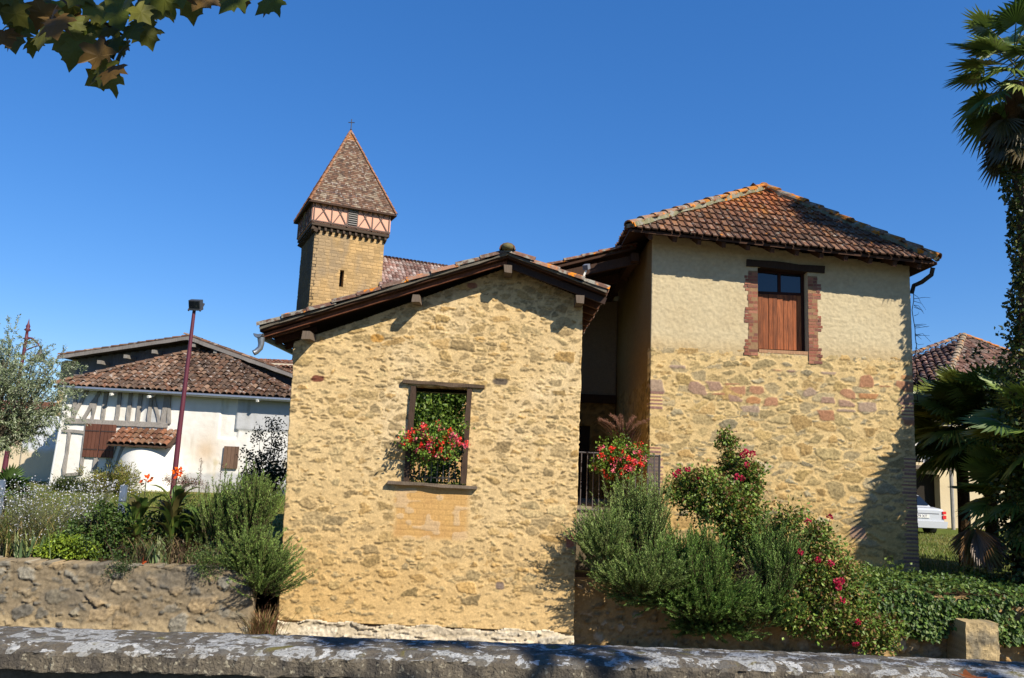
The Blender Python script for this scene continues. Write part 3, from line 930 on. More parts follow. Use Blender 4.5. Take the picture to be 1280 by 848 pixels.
    def hc(p):
        k = np.clip((p[2] - 8.25) / 1.2, 0, 1) * 1.25 + .03
        k = k * (1 if p[0] < 6.8 else .4)
        n = fbm(np.array([p[0] * 1.1]), np.array([p[2] * 2.0]), 403)[0]
        b = mix(pal[rng.integers(5)], pal.mean(0), .4) * (rng.uniform(.8, 1.2) + .9 * (n - .5))
        return mix(b, org[rng.integers(3)], np.clip(k * (1.6 * n) + rng.normal(0, .12), 0, .85))
    rt = MB()
    def face(e0, e1, tops, w_=.155, row=.345):
        eu = unit(e1 - e0); mid = np.mean(tops, axis=0)
        n_ = unit(np.cross(eu, mid - e0)); es = np.cross(n_, eu)
        if es[2] < 0: es = -es
        pl = [(0, 0), (np.linalg.norm(e1 - e0), 0)] + [((q - e0) @ eu, (q - e0) @ es) for q in tops]
        tile_field(rt, e0 + np.array([0, 0, .01]), eu, es, pl, w_, row, ROMAN, hc, lift=.045, jit=.005, ov=.10, th=.03)
    face(EL, ER, [A]); face(BL, EL, [A, A2]); face(ER, BR, [A2, A]); face(BR, BL, [A2])
    rt.build("roof_tiles", M['tile'], t)
    hp = MB(); hm = MB()
    hcap = lambda p: (org[0] * .9 if rng.random() < .3 else C8(156, 122, 98, .8)) * rng.uniform(.8, 1.2)
    dark = lambda p: C8(84, 76, 66, .8) * rng.uniform(.8, 1.2)
    up = np.array([0, 0, .075])
    for a, b, cf in ((EL, A, hcap), (ER, A, hcap), (A, A2, hcap), (BL, A2, hcap), (BR, A2, hcap)):
        ridge_tiles(hp, a + up, b + up, .12, .40, cf)
        hm.beam(a + up * .7, b + up * .7, .26, .08, C8(140, 136, 104, .8), wob=.012)
    hp.build("hip_tile_row", M['verge'], t); hm.build("hip_mortar", M['verge'], t)
    for k in range(12):
        x = 2.75 + k * .5
        if x > 8.5: break
        q = MB(); z = mix(7.72, 7.28, (x - 2.3) / 6.4) - .08
        q.beam((x, 15.48, z), (x, 16.2, z + .34), .08, .11, C8(80, 56, 42, .8)); q.build("rafter", M['wood_dark'], t)
    # gutter elbow at the right corner
    g = MB(); g.tube([(8.56, 15.55, 7.24), (8.55, 15.6, 7.10), (8.48, 15.85, 7.0), (8.40, 16.02, 6.96), (8.38, 16.08, 6.80)], .045, 10, (.02, .02, .022)); g.build("gutter_elbow", M['iron'], t, smooth=True)
    # lower roof that covers the passage towards the barn
    V0 = P(795, 303, 16.6); V1 = V0 + (P(682, 330, 16.6) - V0) * 1.75
    d = np.array([0, 4.6, 0])
    pr = MB(); pr.prism([V0 - [0, 0, .10], V1 - [0, 0, .10], V1 - [0, 0, .15], V0 - [0, 0, .15]], d, C8(84, 58, 42, .7))
    po = pr.build("porch_roof", M['wood_dark'], t)
    q = MB(); es = unit(V0 - V1); Ls = np.linalg.norm(V0 - V1)
    tile_field(q, V1 - [0, 0, .09], (0, 1, 0), es, [(0.12, 0), (4.6, 0), (4.6, Ls), (.12, Ls)], .21, .36, CANAL, tcol())
    ridge_tiles(q, V1 + [0, .06, -.05], V0 + [0, .06, -.05], .095, .42, tcol(), flat=.75)
    q.build("tiles", M['verge'], po)
    for y in (16.75, 18.4, 20.2):
        b = MB(); b.beam(V0 + [0.1, y - 16.6, -.34], V1 + [-.2, y - 16.6, -.34], .14, .20, C8(70, 50, 38)); b.build("porch_beam", M['wood_dark'], po)
    b = MB(); b.beam((2.6, 16.5, 7.45), (2.6, 21, 7.45), .16, .18, C8(70, 50, 38)); b.beam((1.3, 16.9, 6.95), (1.3, 21, 6.95), .14, .16, C8(70, 50, 38)); b.build("purlins", M['wood_dark'], po)
    bw = MB()
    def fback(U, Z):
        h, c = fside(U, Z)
        return h, np.where((Z > 4.75)[..., None], np.array([.24, .20, .145]), c)  # upper plaster set dark to match the shade painted on the side wall
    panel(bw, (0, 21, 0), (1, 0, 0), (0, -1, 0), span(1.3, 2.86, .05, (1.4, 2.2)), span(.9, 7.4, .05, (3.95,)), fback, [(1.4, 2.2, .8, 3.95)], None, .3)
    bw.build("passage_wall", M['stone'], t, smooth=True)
    b = MB(); b.beam((1.3, 20.93, 4.68), (2.84, 20.93, 4.68), .14, .22, C8(60, 44, 34)); b.build("passage_beam", M['wood_dark'], t)
    b = MB(); b.box((1.4, 21.1, .9), (2.2, 21.16, 3.95), C8(58, 42, 32, .8)); b.build("passage_door", M['wood_dark'], t)

def build_balcony():
    t = thing("balcony", "narrow railed balcony bridging the dark passage between barn and house", "balcony", (2.0, 14.6, 1.0))
    s_ = MB(); s_.box((1.22, 14.55, 1.72), (2.86, 20.9, 2.06), C8(150, 140, 118, .8)); s_.build("slab", M['stone'], t)
    s_ = MB(); s_.box((1.22, 14.7, .9), (2.86, 15.1, 1.72), C8(130, 116, 92, .7)); s_.build("support_wall", M['stone'], t)
    rl = MB()
    for z in (2.13, 3.17):
        rl.tube([(1.22, 14.62, z), (2.83, 14.62, z), (2.83, 15.98, z)], .017, 6, (.07, .06, .06))
    rl.tube([(2.83, 14.62, 2.05), (2.83, 14.62, 3.19)], .018, 6, (.07, .06, .06))
    ro = rl.build("railing", M['iron'], t)
    for k in range(15):
        b = MB(); x = 1.27 + k * .112
        b.tube([(x, 14.62, 2.08), (x, 14.62, 3.17)], .0095, 6, (.12, .10, .10)); b.build("baluster", M['iron'], ro)
    for k in range(11):
        b = MB(); y = 14.74 + k * .115
        b.tube([(2.83, y, 2.08), (2.83, y, 3.17)], .0095, 6, (.12, .10, .10)); b.build("baluster", M['iron'], ro)

def geranium(root, c, rad, n, seed, flowers):
    f, p_, st = MB(), MB(), MB()
    c = np.asarray(c)
    leafy(f, c, rad, int(n / 26), 26, .055, .05, .045, [C8(112, 144, 48), C8(136, 162, 62), C8(84, 116, 42)], shell=.45)
    tips = c + unit(rng.normal(size=(40, 3))) * np.array(rad) * .9
    twigs(st, c - np.array([0, 0, rad[2] * .7]), tips, .006, C8(100, 110, 50, .6), .04)
    reds = np.array([C8(245, 66, 56, 1.15), C8(250, 90, 84, 1.15), C8(245, 110, 136, 1.15), C8(250, 76, 60, 1.15), C8(250, 130, 146, 1.1)])
    k = unit(rng.normal(size=(flowers, 3)) * np.array([1, 1, .9]) + np.array([.1, -.75, .05]))
    cc = c + k * np.array(rad) * rng.uniform(.75, 1.12, (flowers, 1))
    for q in cc:
        m_ = rng.integers(9, 26)
        pts = q + rng.normal(0, .026, (m_, 3))
        leaves(p_, pts, rng.normal(size=(m_, 3)) + np.array([0, -.4, 0]), .036, .034, np.tile(reds[rng.integers(5)], (m_, 1)) * rng.uniform(.75, 1.15, (m_, 1)))
        st.tube([q - np.array([0, -.02, .12]), q], .0025, 4, C8(110, 120, 60, .7), False)
    f.build("foliage", M['leaf'], root); p_.build("blossoms", M['petal'], root); st.build("stems", M['leaf'], root)

def build_flower_boxes():
    c = P(542, 552, 12.93)
    t = thing("geranium_planter", "red and pink geraniums in a box on the barn window railing", "flower box", (c[0], 13.05, c[2] - .25), "geranium planters on railings")
    b = MB(); b.prism([(c[0] - .40, 12.97, c[2] - .14), (c[0] + .42, 12.97, c[2] - .14), (c[0] + .38, 13.0, c[2] - .30), (c[0] - .36, 13.0, c[2] - .30)], (0, .17, 0), C8(70, 46, 36, .8)); b.build("trough", M['paint'], t)
    geranium(t, c + np.array([0, .0, .0]), (.52, .26, .28), 3000, 1, 62)
    f = MB()
    leafy(f, c + np.array([.1, 0, -.22]), (.42, .16, .12), 7, 14, .06, .05, .03, [C8(90, 120, 44, .7)]); f.build("trailing_leaves", M['leaf'], t)
    c = P(776, 575, 14.5)
    t = thing("geranium_planter", "scarlet geraniums in a basket on the balcony railing below purple fountain grass", "flower box", (c[0], 14.6, c[2] - .3), "geranium planters on railings")
    b = MB(); b.prism([(c[0] - .36, 14.47, c[2] - .10), (c[0] + .36, 14.47, c[2] - .10), (c[0] + .32, 14.5, c[2] - .27), (c[0] - .32, 14.5, c[2] - .27)], (0, .18, 0), C8(70, 46, 36, .8)); b.build("trough", M['paint'], t)
    geranium(t, c, (.46, .28, .36), 3400, 2, 56)
    q = c + np.array([.05, .12, .15])
    t2 = thing("fountain_grass", "purple fountain grass with drooping plumes rising from the balcony planter", "grass plant", q)
    g = MB(); blades(g, q, 130, (.07, .05), .62, .014, [C8(104, 62, 58, .7), C8(122, 84, 62, .7), C8(90, 80, 50, .7)], .45); g.build("blades", M['leaf'], t2)
    for k in range(11):
        pl = MB(); a = rng.uniform(-.9, 1.0); l = rng.uniform(.7, .95)
        tt = np.linspace(0, 1, 9)
        pts = q + np.stack([a * .55 * tt ** 1.8, rng.uniform(-.25, .1) * tt, l * tt * (1 - .30 * tt ** 2)], 1)
        pl.tube(pts, .003, 4, C8(150, 110, 84, .7), False)
        s_ = np.repeat(pts[5:], 60, axis=0) + rng.normal(0, .014, (240, 3))
        leaves(pl, s_, rng.normal(size=(240, 3)) + np.array([a, 0, .2]), .035, .004, lcol(240, [C8(176, 130, 104, .8), C8(150, 104, 88, .8)]))
        pl.build("plume", M['needle'], t2)

# ================================================================ RETAINING WALLS
def build_retaining():
    t = thing("terrace_wall", "old grey brown rubble garden wall holding up the left flower bed", "wall", (-6.5, 12, 0))
    w = MB()
    def fn(U, Z):
        mort = mix(np.array([.25, .195, .12]), np.array([.42, .32, .18]), sstep(.55, .25, Z + .25 * (fbm(U * 2, Z * 3, 6) - .5))[..., None])
        ex = .72 - .45 * sstep(.55, .2, Z)
        h, c = rubble(U, Z, 121, (.36, .27), mort, [(.24, .205, .14), (.19, .17, .13), (.28, .22, .135), (.16, .145, .115), (.26, .235, .18), (.32, .235, .13)], ex, .036, .012, small=.35, slots=.5, contrast=1.1)
        n = fbm(U * 1.5, Z * 2, 123)
        dk = sstep(.5, .75, n) * sstep(.3, .9, Z)
        c = mix(c, np.array([.13, .12, .10]), dk[..., None] * .6)
        return h, c
    panel(w, (0, 12.0, 0), (1, 0, 0), (0, -1, 0), span(-14, -3.70, .018), span(-.1, 1.22, .018), fn, (), lambda u, z: z < 1.185 + .06 * (fbm(u * 2.2, u * 0, 125) - .5) + .05 * (fbm(u * 8, u * 0, 126) - .5), .32)
    w.build("wall", M['stone'], t, smooth=True)
    q = MB()
    us = span(-14, -3.7, .05); ys = np.linspace(12.0, 12.36, 7)
    X, Y = np.meshgrid(us, ys); Z = 1.16 + .05 * (fbm(X * 2.2, X * 0, 125) - .5) + .05 * (fbm(X * 7, Y * 7, 127) - .5)
    idx = np.arange(X.size).reshape(X.shape)
    q.add(np.stack([X, Y, Z], -1).reshape(-1, 3), np.stack([idx[:-1, :-1], idx[:-1, 1:], idx[1:, 1:], idx[1:, :-1]], -1).reshape(-1, 4), C8(112, 92, 66, .7))
    q.build("wall_top", M['stone'], t, smooth=True)
    t = thing("retaining_wall", "low ochre rubble bank wall under the rosemary and ivy", "wall", (5, 13.4, 0))
    w = MB()
    def fr(U, Z):
        h, c = rubble(U, Z, 131, (.30, .2), np.array([.42, .275, .12]), [(.36, .25, .12), (.29, .21, .115), (.42, .34, .23), (.33, .20, .08)], .55, .09, .02)
        return h, c
    panel(w, (0, 13.4, 0), (1, 0, 0), (0, -1, 0), span(1.16, 14, .025), span(-.1, 1.3, .025), fr, (), lambda u, z: z < 1.04 + .12 * (fbm(u * 1.5, u * 0, 135) - .5), .4)
    w.build("wall", M['stone'], t, smooth=True)
    t = thing("stone_pier", "squared ochre stone block standing out of the ivy near the palms", "stone pier", (7.6, 12.8, 0))
    w = MB()
    def fpz(U, Z):
        g = fbm(U * 7, Z * 7, 141) - .5
        g3 = fbm(U * 25, Z * 25, 143) - .5
        return .05 * g + .02 * g3, mix(np.array([.44, .33, .17]), np.array([.24, .20, .13]), sstep(.45, .7, fbm(U * 4, Z * 4, 145))[..., None]) * (1 + .6 * g + .5 * g3)[..., None]
    panel(w, (0, 12.8, 0), (1, 0, 0), (0, -1, 0), span(7.34, 7.86, .02), span(-.05, .76, .02), fpz, thick=.55, edge=lambda u, z: u + .03 * (fbm(z * 5, u * 0, 3) - .5))
    w.box((7.37, 12.83, 0), (7.83, 13.3, .745), (.44, .34, .19))
    w.build("block", M['stone'], t, smooth=False)

# ================================================================ CHURCH
def build_church():
    Cf = np.array([-14.75, 55.0]); e1 = np.array([.907, .421]); e2 = np.array([-.421, .907])
    t = thing("church", "tall village church with square ochre stone bell tower and steep tiled spire", "church", (Cf[0] + 1.4, Cf[1] + 3.9, 1))
    e13, e23 = np.array([*e1, 0]), np.array([*e2, 0])
    def pt(a, b, z): return np.array([*(Cf + e1 * a + e2 * b), z])
    s_ = 5.2; i0 = .12
    def ash(U, Z, seed=151):
        Z = Z + .05 * (fbm(U * 1.3, Z * 1.3, seed + 8) - .5); U = U + .08 * (fbm(U * 2, Z * 3, seed + 9) - .5)
        row = np.floor(Z / .24); off = hsh(row, row * 0, seed)
        wd = .46
        cu = np.floor(U / wd + off)
        r = hsh(cu, row, seed + 1)
        jn = (np.abs(Z / .24 - row - .5) > .40) | (np.abs(U / wd + off - cu - .5) > .44)
        n = fbm(U * 1.2, Z * 1.2, seed + 2)
        c = mix(np.array([.48, .31, .13]), np.array([.38, .26, .13]), n[..., None]) * (1 + .45 * (r - .5))[..., None]
        c = mix(c, np.array([.25, .20, .14]), (sstep(.52, .75, fbm(U * .9, Z * .35, seed + 4)) * .55)[..., None])
        c = np.where(jn[..., None], c * .93, c)
        return np.where(jn, -.008, .02 * r), c
    w = MB()
    zb = 19.05
    sl_ = (2.05, 2.35, 14.9, 16.15)
    panel(w, pt(i0, i0, 0), e13, -e23, span(0, s_, .05, sl_[:2]), span(9, zb, .05, sl_[2:]), ash, [sl_], None, .6)
    panel(w, pt(i0, i0, 0), e23, -e13, span(0, s_, .13), span(-1, zb, .13), lambda U, Z: (ash(U, Z)[0], ash(U, Z)[1] * np.array([.26, .28, .33])), thick=.3)  # left face: stone colour darkened and cooled to deepen its shade
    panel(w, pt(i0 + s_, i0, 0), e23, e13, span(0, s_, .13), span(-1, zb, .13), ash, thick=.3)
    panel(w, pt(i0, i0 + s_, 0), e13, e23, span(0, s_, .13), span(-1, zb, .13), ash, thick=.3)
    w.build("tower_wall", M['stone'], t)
    sl2 = MB(); c = pt(i0 + 2.2, i0 + .75, 0); sl2.beam(c + [0, 0, 14.8], c + [0, 0, 16.3], .8, .1, (.01, .01, .01), up=tuple(e23)); sl2.build("slit_window", M['iron'], t)
    # half-timbered belfry
    b0, b1 = -.22, 5.62
    z0, z1 = 19.35, 21.2
    bel = MB()
    bel.prism([pt(b0, b0, z0), pt(b1, b0, z0), pt(b1, b1, z0), pt(b0, b1, z0)], (0, 0, z1 - z0), C8(228, 172, 146, .95))
    bo = bel.build("belfry", M['plaster'], t)
    tb = C8(128, 108, 98, .8)
    def timbers(org, d, n_):
        L = b1 - b0
        def q(a, z): return org + d * a * L + n_ * .02 + np.array([0, 0, z])
        segs = [((0, z0 + .1), (1, z0 + .1)), ((0, z1 - .12), (1, z1 - .12))]
        for a in (.02, .24, .44, .565, .76, .98):
            segs.append(((a, z0), (a, z1)))
        for a, b in ((.04, .23), (.26, .43), (.58, .75), (.78, .96)):
            segs += [((a, z0 + .1), (b, z1 - .1)), ((b, z0 + .1), (a, z1 - .1))]
        for (a, za), (b, zb_) in segs:
            m_ = MB(); m_.beam(q(a, za), q(b, zb_), .08, .085, tb, up=tuple(n_)); m_.build("timber", M['wood_dark'], bo)
        lv = MB()
        for k in range(9):
            z = z0 + .25 + k * .165
            lv.beam(q(.45, z) + n_ * .03, q(.56, z) + n_ * .03, .10, .06, C8(150, 146, 140, .8), up=tuple(n_ + np.array([0, 0, .8])))
        lv.beam(q(.505, z0 + .15), q(.505, z1 - .15), .62, .05, (.02, .02, .02), up=tuple(n_))
        lv.build("louvre", M['wood_dark'], bo)
    timbers(pt(b0, b0, 0), e13, -e23)
    timbers(pt(b0, b1, 0), -e23, -e13)
    # corbel course
    cb = MB(); cb.prism([pt(b0 + .02, b0 + .02, 19.14), pt(b1 - .02, b0 + .02, 19.1), pt(b1 - .02, b1 - .02, 19.1), pt(b0 + .02, b1 - .02, 19.1)], (0, 0, .20), C8(84, 70, 58, .8)); cb.build("belfry_sill", M['wood_dark'], t)
    for k in range(13):
        a = b0 + .15 + k * .45
        m_ = MB(); m_.beam(pt(a, b0 + .05, 18.95), pt(a, b0 + .5, 18.75), .16, .28, C8(80, 66, 54, .8)); m_.build("corbel", M['wood_dark'], t)
        m_ = MB(); m_.beam(pt(b0 + .05, a, 18.95), pt(b0 + .5, a, 18.75), .16, .28, C8(80, 66, 54, .8)); m_.build("corbel", M['wood_dark'], t)
    # spire
    o_ = .30
    g0, g1 = b0 - o_, b1 + o_
    cs = [pt(g0, g0, 20.85), pt(g1, g0, 20.85), pt(g1, g1, 20.85), pt(g0, g1, 20.85)]
    ap = pt((b0 + b1) / 2, (b0 + b1) / 2, 28.0)
    sp = MB()
    for k in range(4):
        a, b = cs[k], cs[(k + 1) % 4]
        n_ = 44
        for r in range(n_):
            f0, f1 = r / n_, (r + 1) / n_
            fl = 0.0
            p0, p1, p2, p3 = mix(a, ap, f0), mix(b, ap, f0), mix(b, ap, f1), mix(a, ap, f1)
            m_ = max(1, int(np.linalg.norm(p1 - p0) / .24))
            tt = np.linspace(0, 1, m_ + 1)
            out = unit(np.cross(b - a, ap - a)) * .03
            for j in range(m_):
                pal = [C8(122, 92, 74), C8(112, 86, 70), C8(134, 102, 82), C8(104, 84, 72), C8(146, 122, 100), C8(156, 140, 120)]
                c = pal[rng.integers(6)] * rng.uniform(.6, .9)
                if f0 > .86: c = mix(c, C8(190, 120, 50, .8), .7)
                sp.add([mix(p0, p1, tt[j]) + out, mix(p0, p1, tt[j + 1]) + out, mix(p3, p2, tt[j + 1]), mix(p3, p2, tt[j])], [(0, 1, 2, 3)], c)
    so_ = sp.build("spire", M['tile_old'], t)
    ev = MB()
    for k in range(4):
        a, b = cs[k] - np.array([0, 0, .08]), cs[(k + 1) % 4] - np.array([0, 0, .08])
        ev.beam(a, b, .12, .12, C8(80, 60, 48, .8))
    ev.prism([c - np.array([0, 0, .05]) for c in cs], (0, 0, .04), C8(70, 52, 42, .7))
    ev.build("eaves_board", M['wood_dark'], t)
    hp = MB()
    for k in range(4):
        ridge_tiles(hp, cs[k] + [0, 0, .04], ap + [0, 0, .02], .11, .5, lambda p: C8(168, 118, 86, .75) * rng.uniform(.8, 1.1))
    hp.build("hip_tile_row", M['tile_old'], t)
    cr = MB(); a = ap
    cr.tube([a, a + [0, 0, 1.0]], .035, 6, (.03, .03, .035)); cr.beam(a + [-.25, 0, .72], a + [.25, 0, .72], .05, .05, (.03, .03, .035))
    cr.lathe(a + [0, 0, .12], [(0, -.1), (.09, 0), (0, .1)], 8, (.03, .03, .035)); cr.build("iron_cross", M['iron'], t)
    # nave with tiled roof, running away to the right of the tower
    n0, n1 = i0 + s_ - .2, 22.0
    rz, ez = 18.15, 13.2
    mid = i0 + 2.6; hw = 5.2
    nv = MB()
    nv.prism([pt(n0, mid - hw + .5, 0), pt(n0, mid + hw - .5, 0), pt(n0, mid + hw - .5, ez), pt(n0, mid, rz - .4), pt(n0, mid - hw + .5, ez)], e13 * (n1 - n0), C8(190, 150, 100, .8))
    nv.build("nave_wall", M['plaster'], t)
    nr_ = MB()
    for sgn in (-1, 1):
        E = pt(n0, mid + sgn * hw, ez - .2); Rg = pt(n0, mid, rz)
        es = unit(Rg - E); Ls = np.linalg.norm(Rg - E)
        npal = np.array([C8(140, 96, 84), C8(152, 112, 100), C8(176, 150, 140), C8(130, 86, 74), C8(196, 180, 172)]) * .75
        tile_field(nr_, E, e13, es, [(0, 0), (n1 - n0, 0), (n1 - n0, Ls), (0, Ls)], .30, .42, CANAL, tcol(npal, .2))
        nr_.prism([E - [0, 0, .06], Rg - [0, 0, .06], Rg - [0, 0, .16], E - [0, 0, .16]], e13 * (n1 - n0), C8(90, 64, 50, .6))
    nr_.build("nave_roof", M['tile_old'], t)

# ================================================================ WHITE HALF-TIMBERED BARN
def build_white_barn():
    WY = 32.0
    t = thing("half_timbered_barn", "white rendered half timbered barn with low hipped tile roof and boarded gable behind", "barn", (-13.7, WY, 1.1))
    x0, x1 = -18.20, -8.6
    def fw(U, Z):
        n = fbm(U * .9, Z * .9, 201); g = fbm(U * 7, Z * 7, 203) - .5
        c = mix(np.array([.86, .84, .78]), np.array([.78, .74, .66]), (n ** 2)[..., None])
        grey = sstep(.05, .0, np.abs(U + 9.9) - 1.15 + .05 * g) * sstep(3.62, 3.72, Z + .05 * g)
        grey = np.maximum(grey, sstep(.1, 0, np.abs(U + 11.0) - .2) * 0)
        lowg = sstep(2.05, 1.85, Z + .5 * (fbm(U * 1.5, Z * 1.5, 207) - .5)) * sstep(-13.2, -12.7, U)
        rg = sstep(-10.0, -9.6, U + .3 * g) * sstep(3.7, 2.2, Z)
        c = mix(c, np.array([.50, .51, .52]), np.maximum(grey * .9, np.maximum(lowg * .75, rg * .6))[..., None])
        tw = sstep(.2, 0, np.abs(U + 14.45) - .28) * sstep(3.75, 3.85, Z)
        c = mix(c, np.array([.46, .47, .47]), tw[..., None] * .9)
        st = np.exp(-((U + 12.2) / .45) ** 2 - ((Z - 2.75) / .45) ** 2)
        st2 = np.exp(-((U + 12.15) / .9) ** 2 - ((Z - 3.1) / .9) ** 2) * .35
        c = mix(c, np.array([.66, .48, .30]), (st * .55 + st2 * .8)[..., None].clip(0, 1))
        ye = sstep(.62, .75, fbm(U * 1.7, Z * 1.7, 209)) * sstep(-13.3, -12.9, U) * sstep(3.0, 2.2, Z)
        c = mix(c, np.array([.62, .52, .30]), ye[..., None] * .7)
        streak = sstep(.5, .8, fbm(U * 5, Z * .5, 211)) * sstep(.35, .8, fbm(U * .8, Z * .8, 213))
        c = mix(c, c * np.array([.72, .69, .62]), streak[..., None] * .8)
        c = mix(c, c * np.array([.70, .66, .58]), (sstep(1.9, 1.1, Z + .4 * (n - .5)))[..., None] * .7)
        rec = sstep(.02, .0, np.abs(U + 11.35) - .36) * sstep(3.28, 3.36, Z)
        return .02 * g + .045 * grey - .05 * rec * (1 - grey), c
    w = MB()
    lean = lambda u, z: u + np.clip((-13.5 - u) / 5, 0, 1) * (5 - z) * -.035
    panel(w, (0, WY, 0), (1, 0, 0), (0, -1, 0), span(x0, x1, .05), span(.9, 5.2, .05), fw, (), None, .4, lean)
    w.build("front_wall", M['white'], t, smooth=True)
    sd = MB()
    sd.add([(x0 - .12, WY + .02, .9), (x0 - .12, 36, .9), (x0, 36, 6.2), (x0, WY + .02, 5.1)], [(0, 1, 2, 3)], (.7, .66, .56))
    sd.add([(x1, WY + .02, .9), (x1, 36, .9), (x1, 36, 6.2), (x1, WY + .02, 5.1)], [(0, 1, 2, 3)], (.7, .68, .62))
    sd.build("side_wall", M['white'], t)
    # timbers on the left half (photo survey)
    tb = C8(158, 152, 144, .9)
    def tim(pts, wd=.16):
        a, b = (P(x, y, WY) for x, y in pts)
        a[1] = b[1] = WY - .035
        m_ = MB(); m_.beam(a, b, wd, .07, tb, up=(0, 1, 0), wob=.008); m_.build("timber", M['wood_dark'], t)
    tim([(82, 526), (210, 532)], .20); tim([(212, 530), (212, 490)], .13)
    tim([(96, 487), (92, 527)], .15); tim([(110, 487), (90, 525)], .13); tim([(125, 490), (103, 527)], .15); tim([(122, 494), (115, 527)], .12)
    tim([(134, 490), (128, 528)], .14); tim([(151, 491), (146, 528)], .14); tim([(164, 491), (160, 529)], .15); tim([(177, 492), (172, 530)], .15)
    tim([(190, 494), (186, 531)], .12); tim([(192, 494), (200, 530)], .12); tim([(209, 494), (204, 532)], .18)
    tim([(79, 538), (110, 541)], .13); tim([(88, 540), (80, 594)], .12); tim([(109, 531), (101, 594)], .12); tim([(80, 594), (104, 592)], .1)
    tim([(121, 572), (118, 590)], .14); tim([(158, 552), (145, 588)], .24); tim([(145, 552), (134, 585)], .16)
    # shutters
    zz = (2.33, 3.66)
    for a, b in ((-17.10, -16.49), (-16.46, -15.86)):
        m_ = MB()
        xx = np.linspace(a, b, 5)
        for p, q in zip(xx, xx[1:]):
            m_.box((p + .008, WY - .10, zz[0]), (q - .008, WY - .05, zz[1]), C8(118, 76, 60, .8) * rng.uniform(.8, 1.15))
        so_ = m_.build("shutter", M['wood'], t)
        for z in (2.62, 3.36):
            h = MB(); h.box((a + .02, WY - .115, z), (b - .02, WY - .10, z + .045), C8(70, 52, 46)); h.build("hinge", M['iron'], so_)
    m_ = MB()
    for k in range(4):
        m_.box((-11.42 + k * .15, WY - .10, 2.12), (-11.28 + k * .15, WY - .05, 3.0), C8(124, 98, 80, .8) * rng.uniform(.8, 1.15))
    m_.build("hatch", M['wood'], t)
    # bread-oven bulge under its own little tiled roof
    ov = MB(); an = np.linspace(math.pi, 2 * math.pi, 17)
    V = []
    for k, z in enumerate(np.linspace(.95, 2.95, 9)):
        r = 1.28 * (1 - .25 * ((z - .95) / 2.0) ** 3)
        V.append(np.stack([-14.35 + r * np.cos(an), WY + .85 * r * np.sin(an), np.full(17, z)], 1))
    V = np.stack(V); idx = np.arange(V.shape[0] * 17).reshape(-1, 17)
    ov.add(V.reshape(-1, 3), np.stack([idx[:-1, :-1], idx[:-1, 1:], idx[1:, 1:], idx[1:, :-1]], -1).reshape(-1, 4), (.80, .78, .72))
    ov.build("oven_bulge", M['white'], t, smooth=True)
    e0, e1, r0 = np.array([-15.72, WY - 1.0, 2.92]), np.array([-13.2, WY - 1.0, 2.92]), np.array([-15.72, WY - .05, 3.50])
    pr = MB(); es = unit(r0 - e0)
    pr.prism([e0 - [0, 0, .03], r0 - [0, 0, .03], r0 - [0, 0, .10], e0 - [0, 0, .10]], (2.52, 0, 0), C8(90, 70, 56, .7))
    for x in np.linspace(-15.5, -13.4, 6):
        pr.beam((x, WY - .95, 2.82), (x, WY, 3.42), .09, .09, C8(140, 124, 108, .8))
    po = pr.build("oven_roof", M['wood_dark'], t)
    q = MB(); wp = np.array([C8(138, 92, 68), C8(152, 102, 74), C8(120, 82, 64), C8(150, 116, 90)]) * .72
    tile_field(q, e0, (1, 0, 0), es, [(0, 0), (2.52, 0), (2.52, 1.1), (0, 1.1)], .24, .38, CANAL, tcol(wp), lift=.05)
    q.build("tiles", M['tile_old'], po)
    # lean-to hipped roof
    EL, ER = np.array([-18.45, 31.62, 5.16]), np.array([-8.35, 31.62, 5.04])
    A = np.array([-14.1, 36.0, 7.42])
    BL, BR = np.array([-18.45, 36, 5.16]), np.array([-8.35, 36, 5.04])
    dk = MB()
    for poly in ((EL, ER, A), (BL, EL, A), (ER, BR, A)):
        dk.prism([p - np.array([0, 0, .04]) for p in poly], (0, 0, -.08), C8(80, 62, 52, .7))
    dk.build("roof_deck", M['wood_dark'], t)
    op = np.array([C8(122, 90, 70), C8(134, 100, 78), C8(100, 79, 65), C8(146, 116, 92), C8(110, 93, 80), C8(84, 70, 60), C8(168, 138, 114), C8(128, 86, 62)]) * .66
    rt = MB()
    def face(e0, e1, tops):
        eu = unit(e1 - e0); n_ = unit(np.cross(eu, tops[0] - e0)); es = np.cross(n_, eu)
        if es[2] < 0: es = -es
        pl = [(0, 0), (np.linalg.norm(e1 - e0), 0)] + [((q_ - e0) @ eu, (q_ - e0) @ es) for q_ in tops]
        tile_field(rt, e0, eu, es, pl, .235, .36, CANAL, tcol(op, .25), lift=.045, jit=.012, ov=.1)
    face(EL, ER, [A]); face(BL, EL, [A]); face(ER, BR, [A])
    rt.build("roof_tiles", M['tile_old'], t)
    hp = MB()
    for a in (EL, ER):
        ridge_tiles(hp, a + [0, 0, .06], A + [0, 0, .08], .12, .42, tcol(op, .25))
    hp.build("hip_tile_row", M['tile_old'], t)
    # zinc gutter and downpipe
    g = MB(); g.tube([(EL[0] + .3, 31.52, 5.07), (ER[0], 31.52, 4.94)], .075, 8, C8(176, 182, 188)); go = g.build("gutter", M['metal'], t, smooth=True)
    g = MB(); a, b = P(83, 487, 31.6), P(62, 608, 31.9)
    g.tube([(EL[0] + .35, 31.52, 5.0), a + [0, 0, -.2], b], .05, 8, C8(214, 216, 216)); g.build("downpipe", M['paint'], t, smooth=True)
    for px, py in ((140, 497), (187, 500), (323, 505)):
        m_ = MB(); a = P(px, py - 6, 31.5); m_.beam(a + [.06, .3, .02], a + [-.04, -.05, -.08], .09, .09, (.75, .73, .66)); m_.build("rafter_tail", M['wood'], t)
    # main gable behind
    GY = 36.05
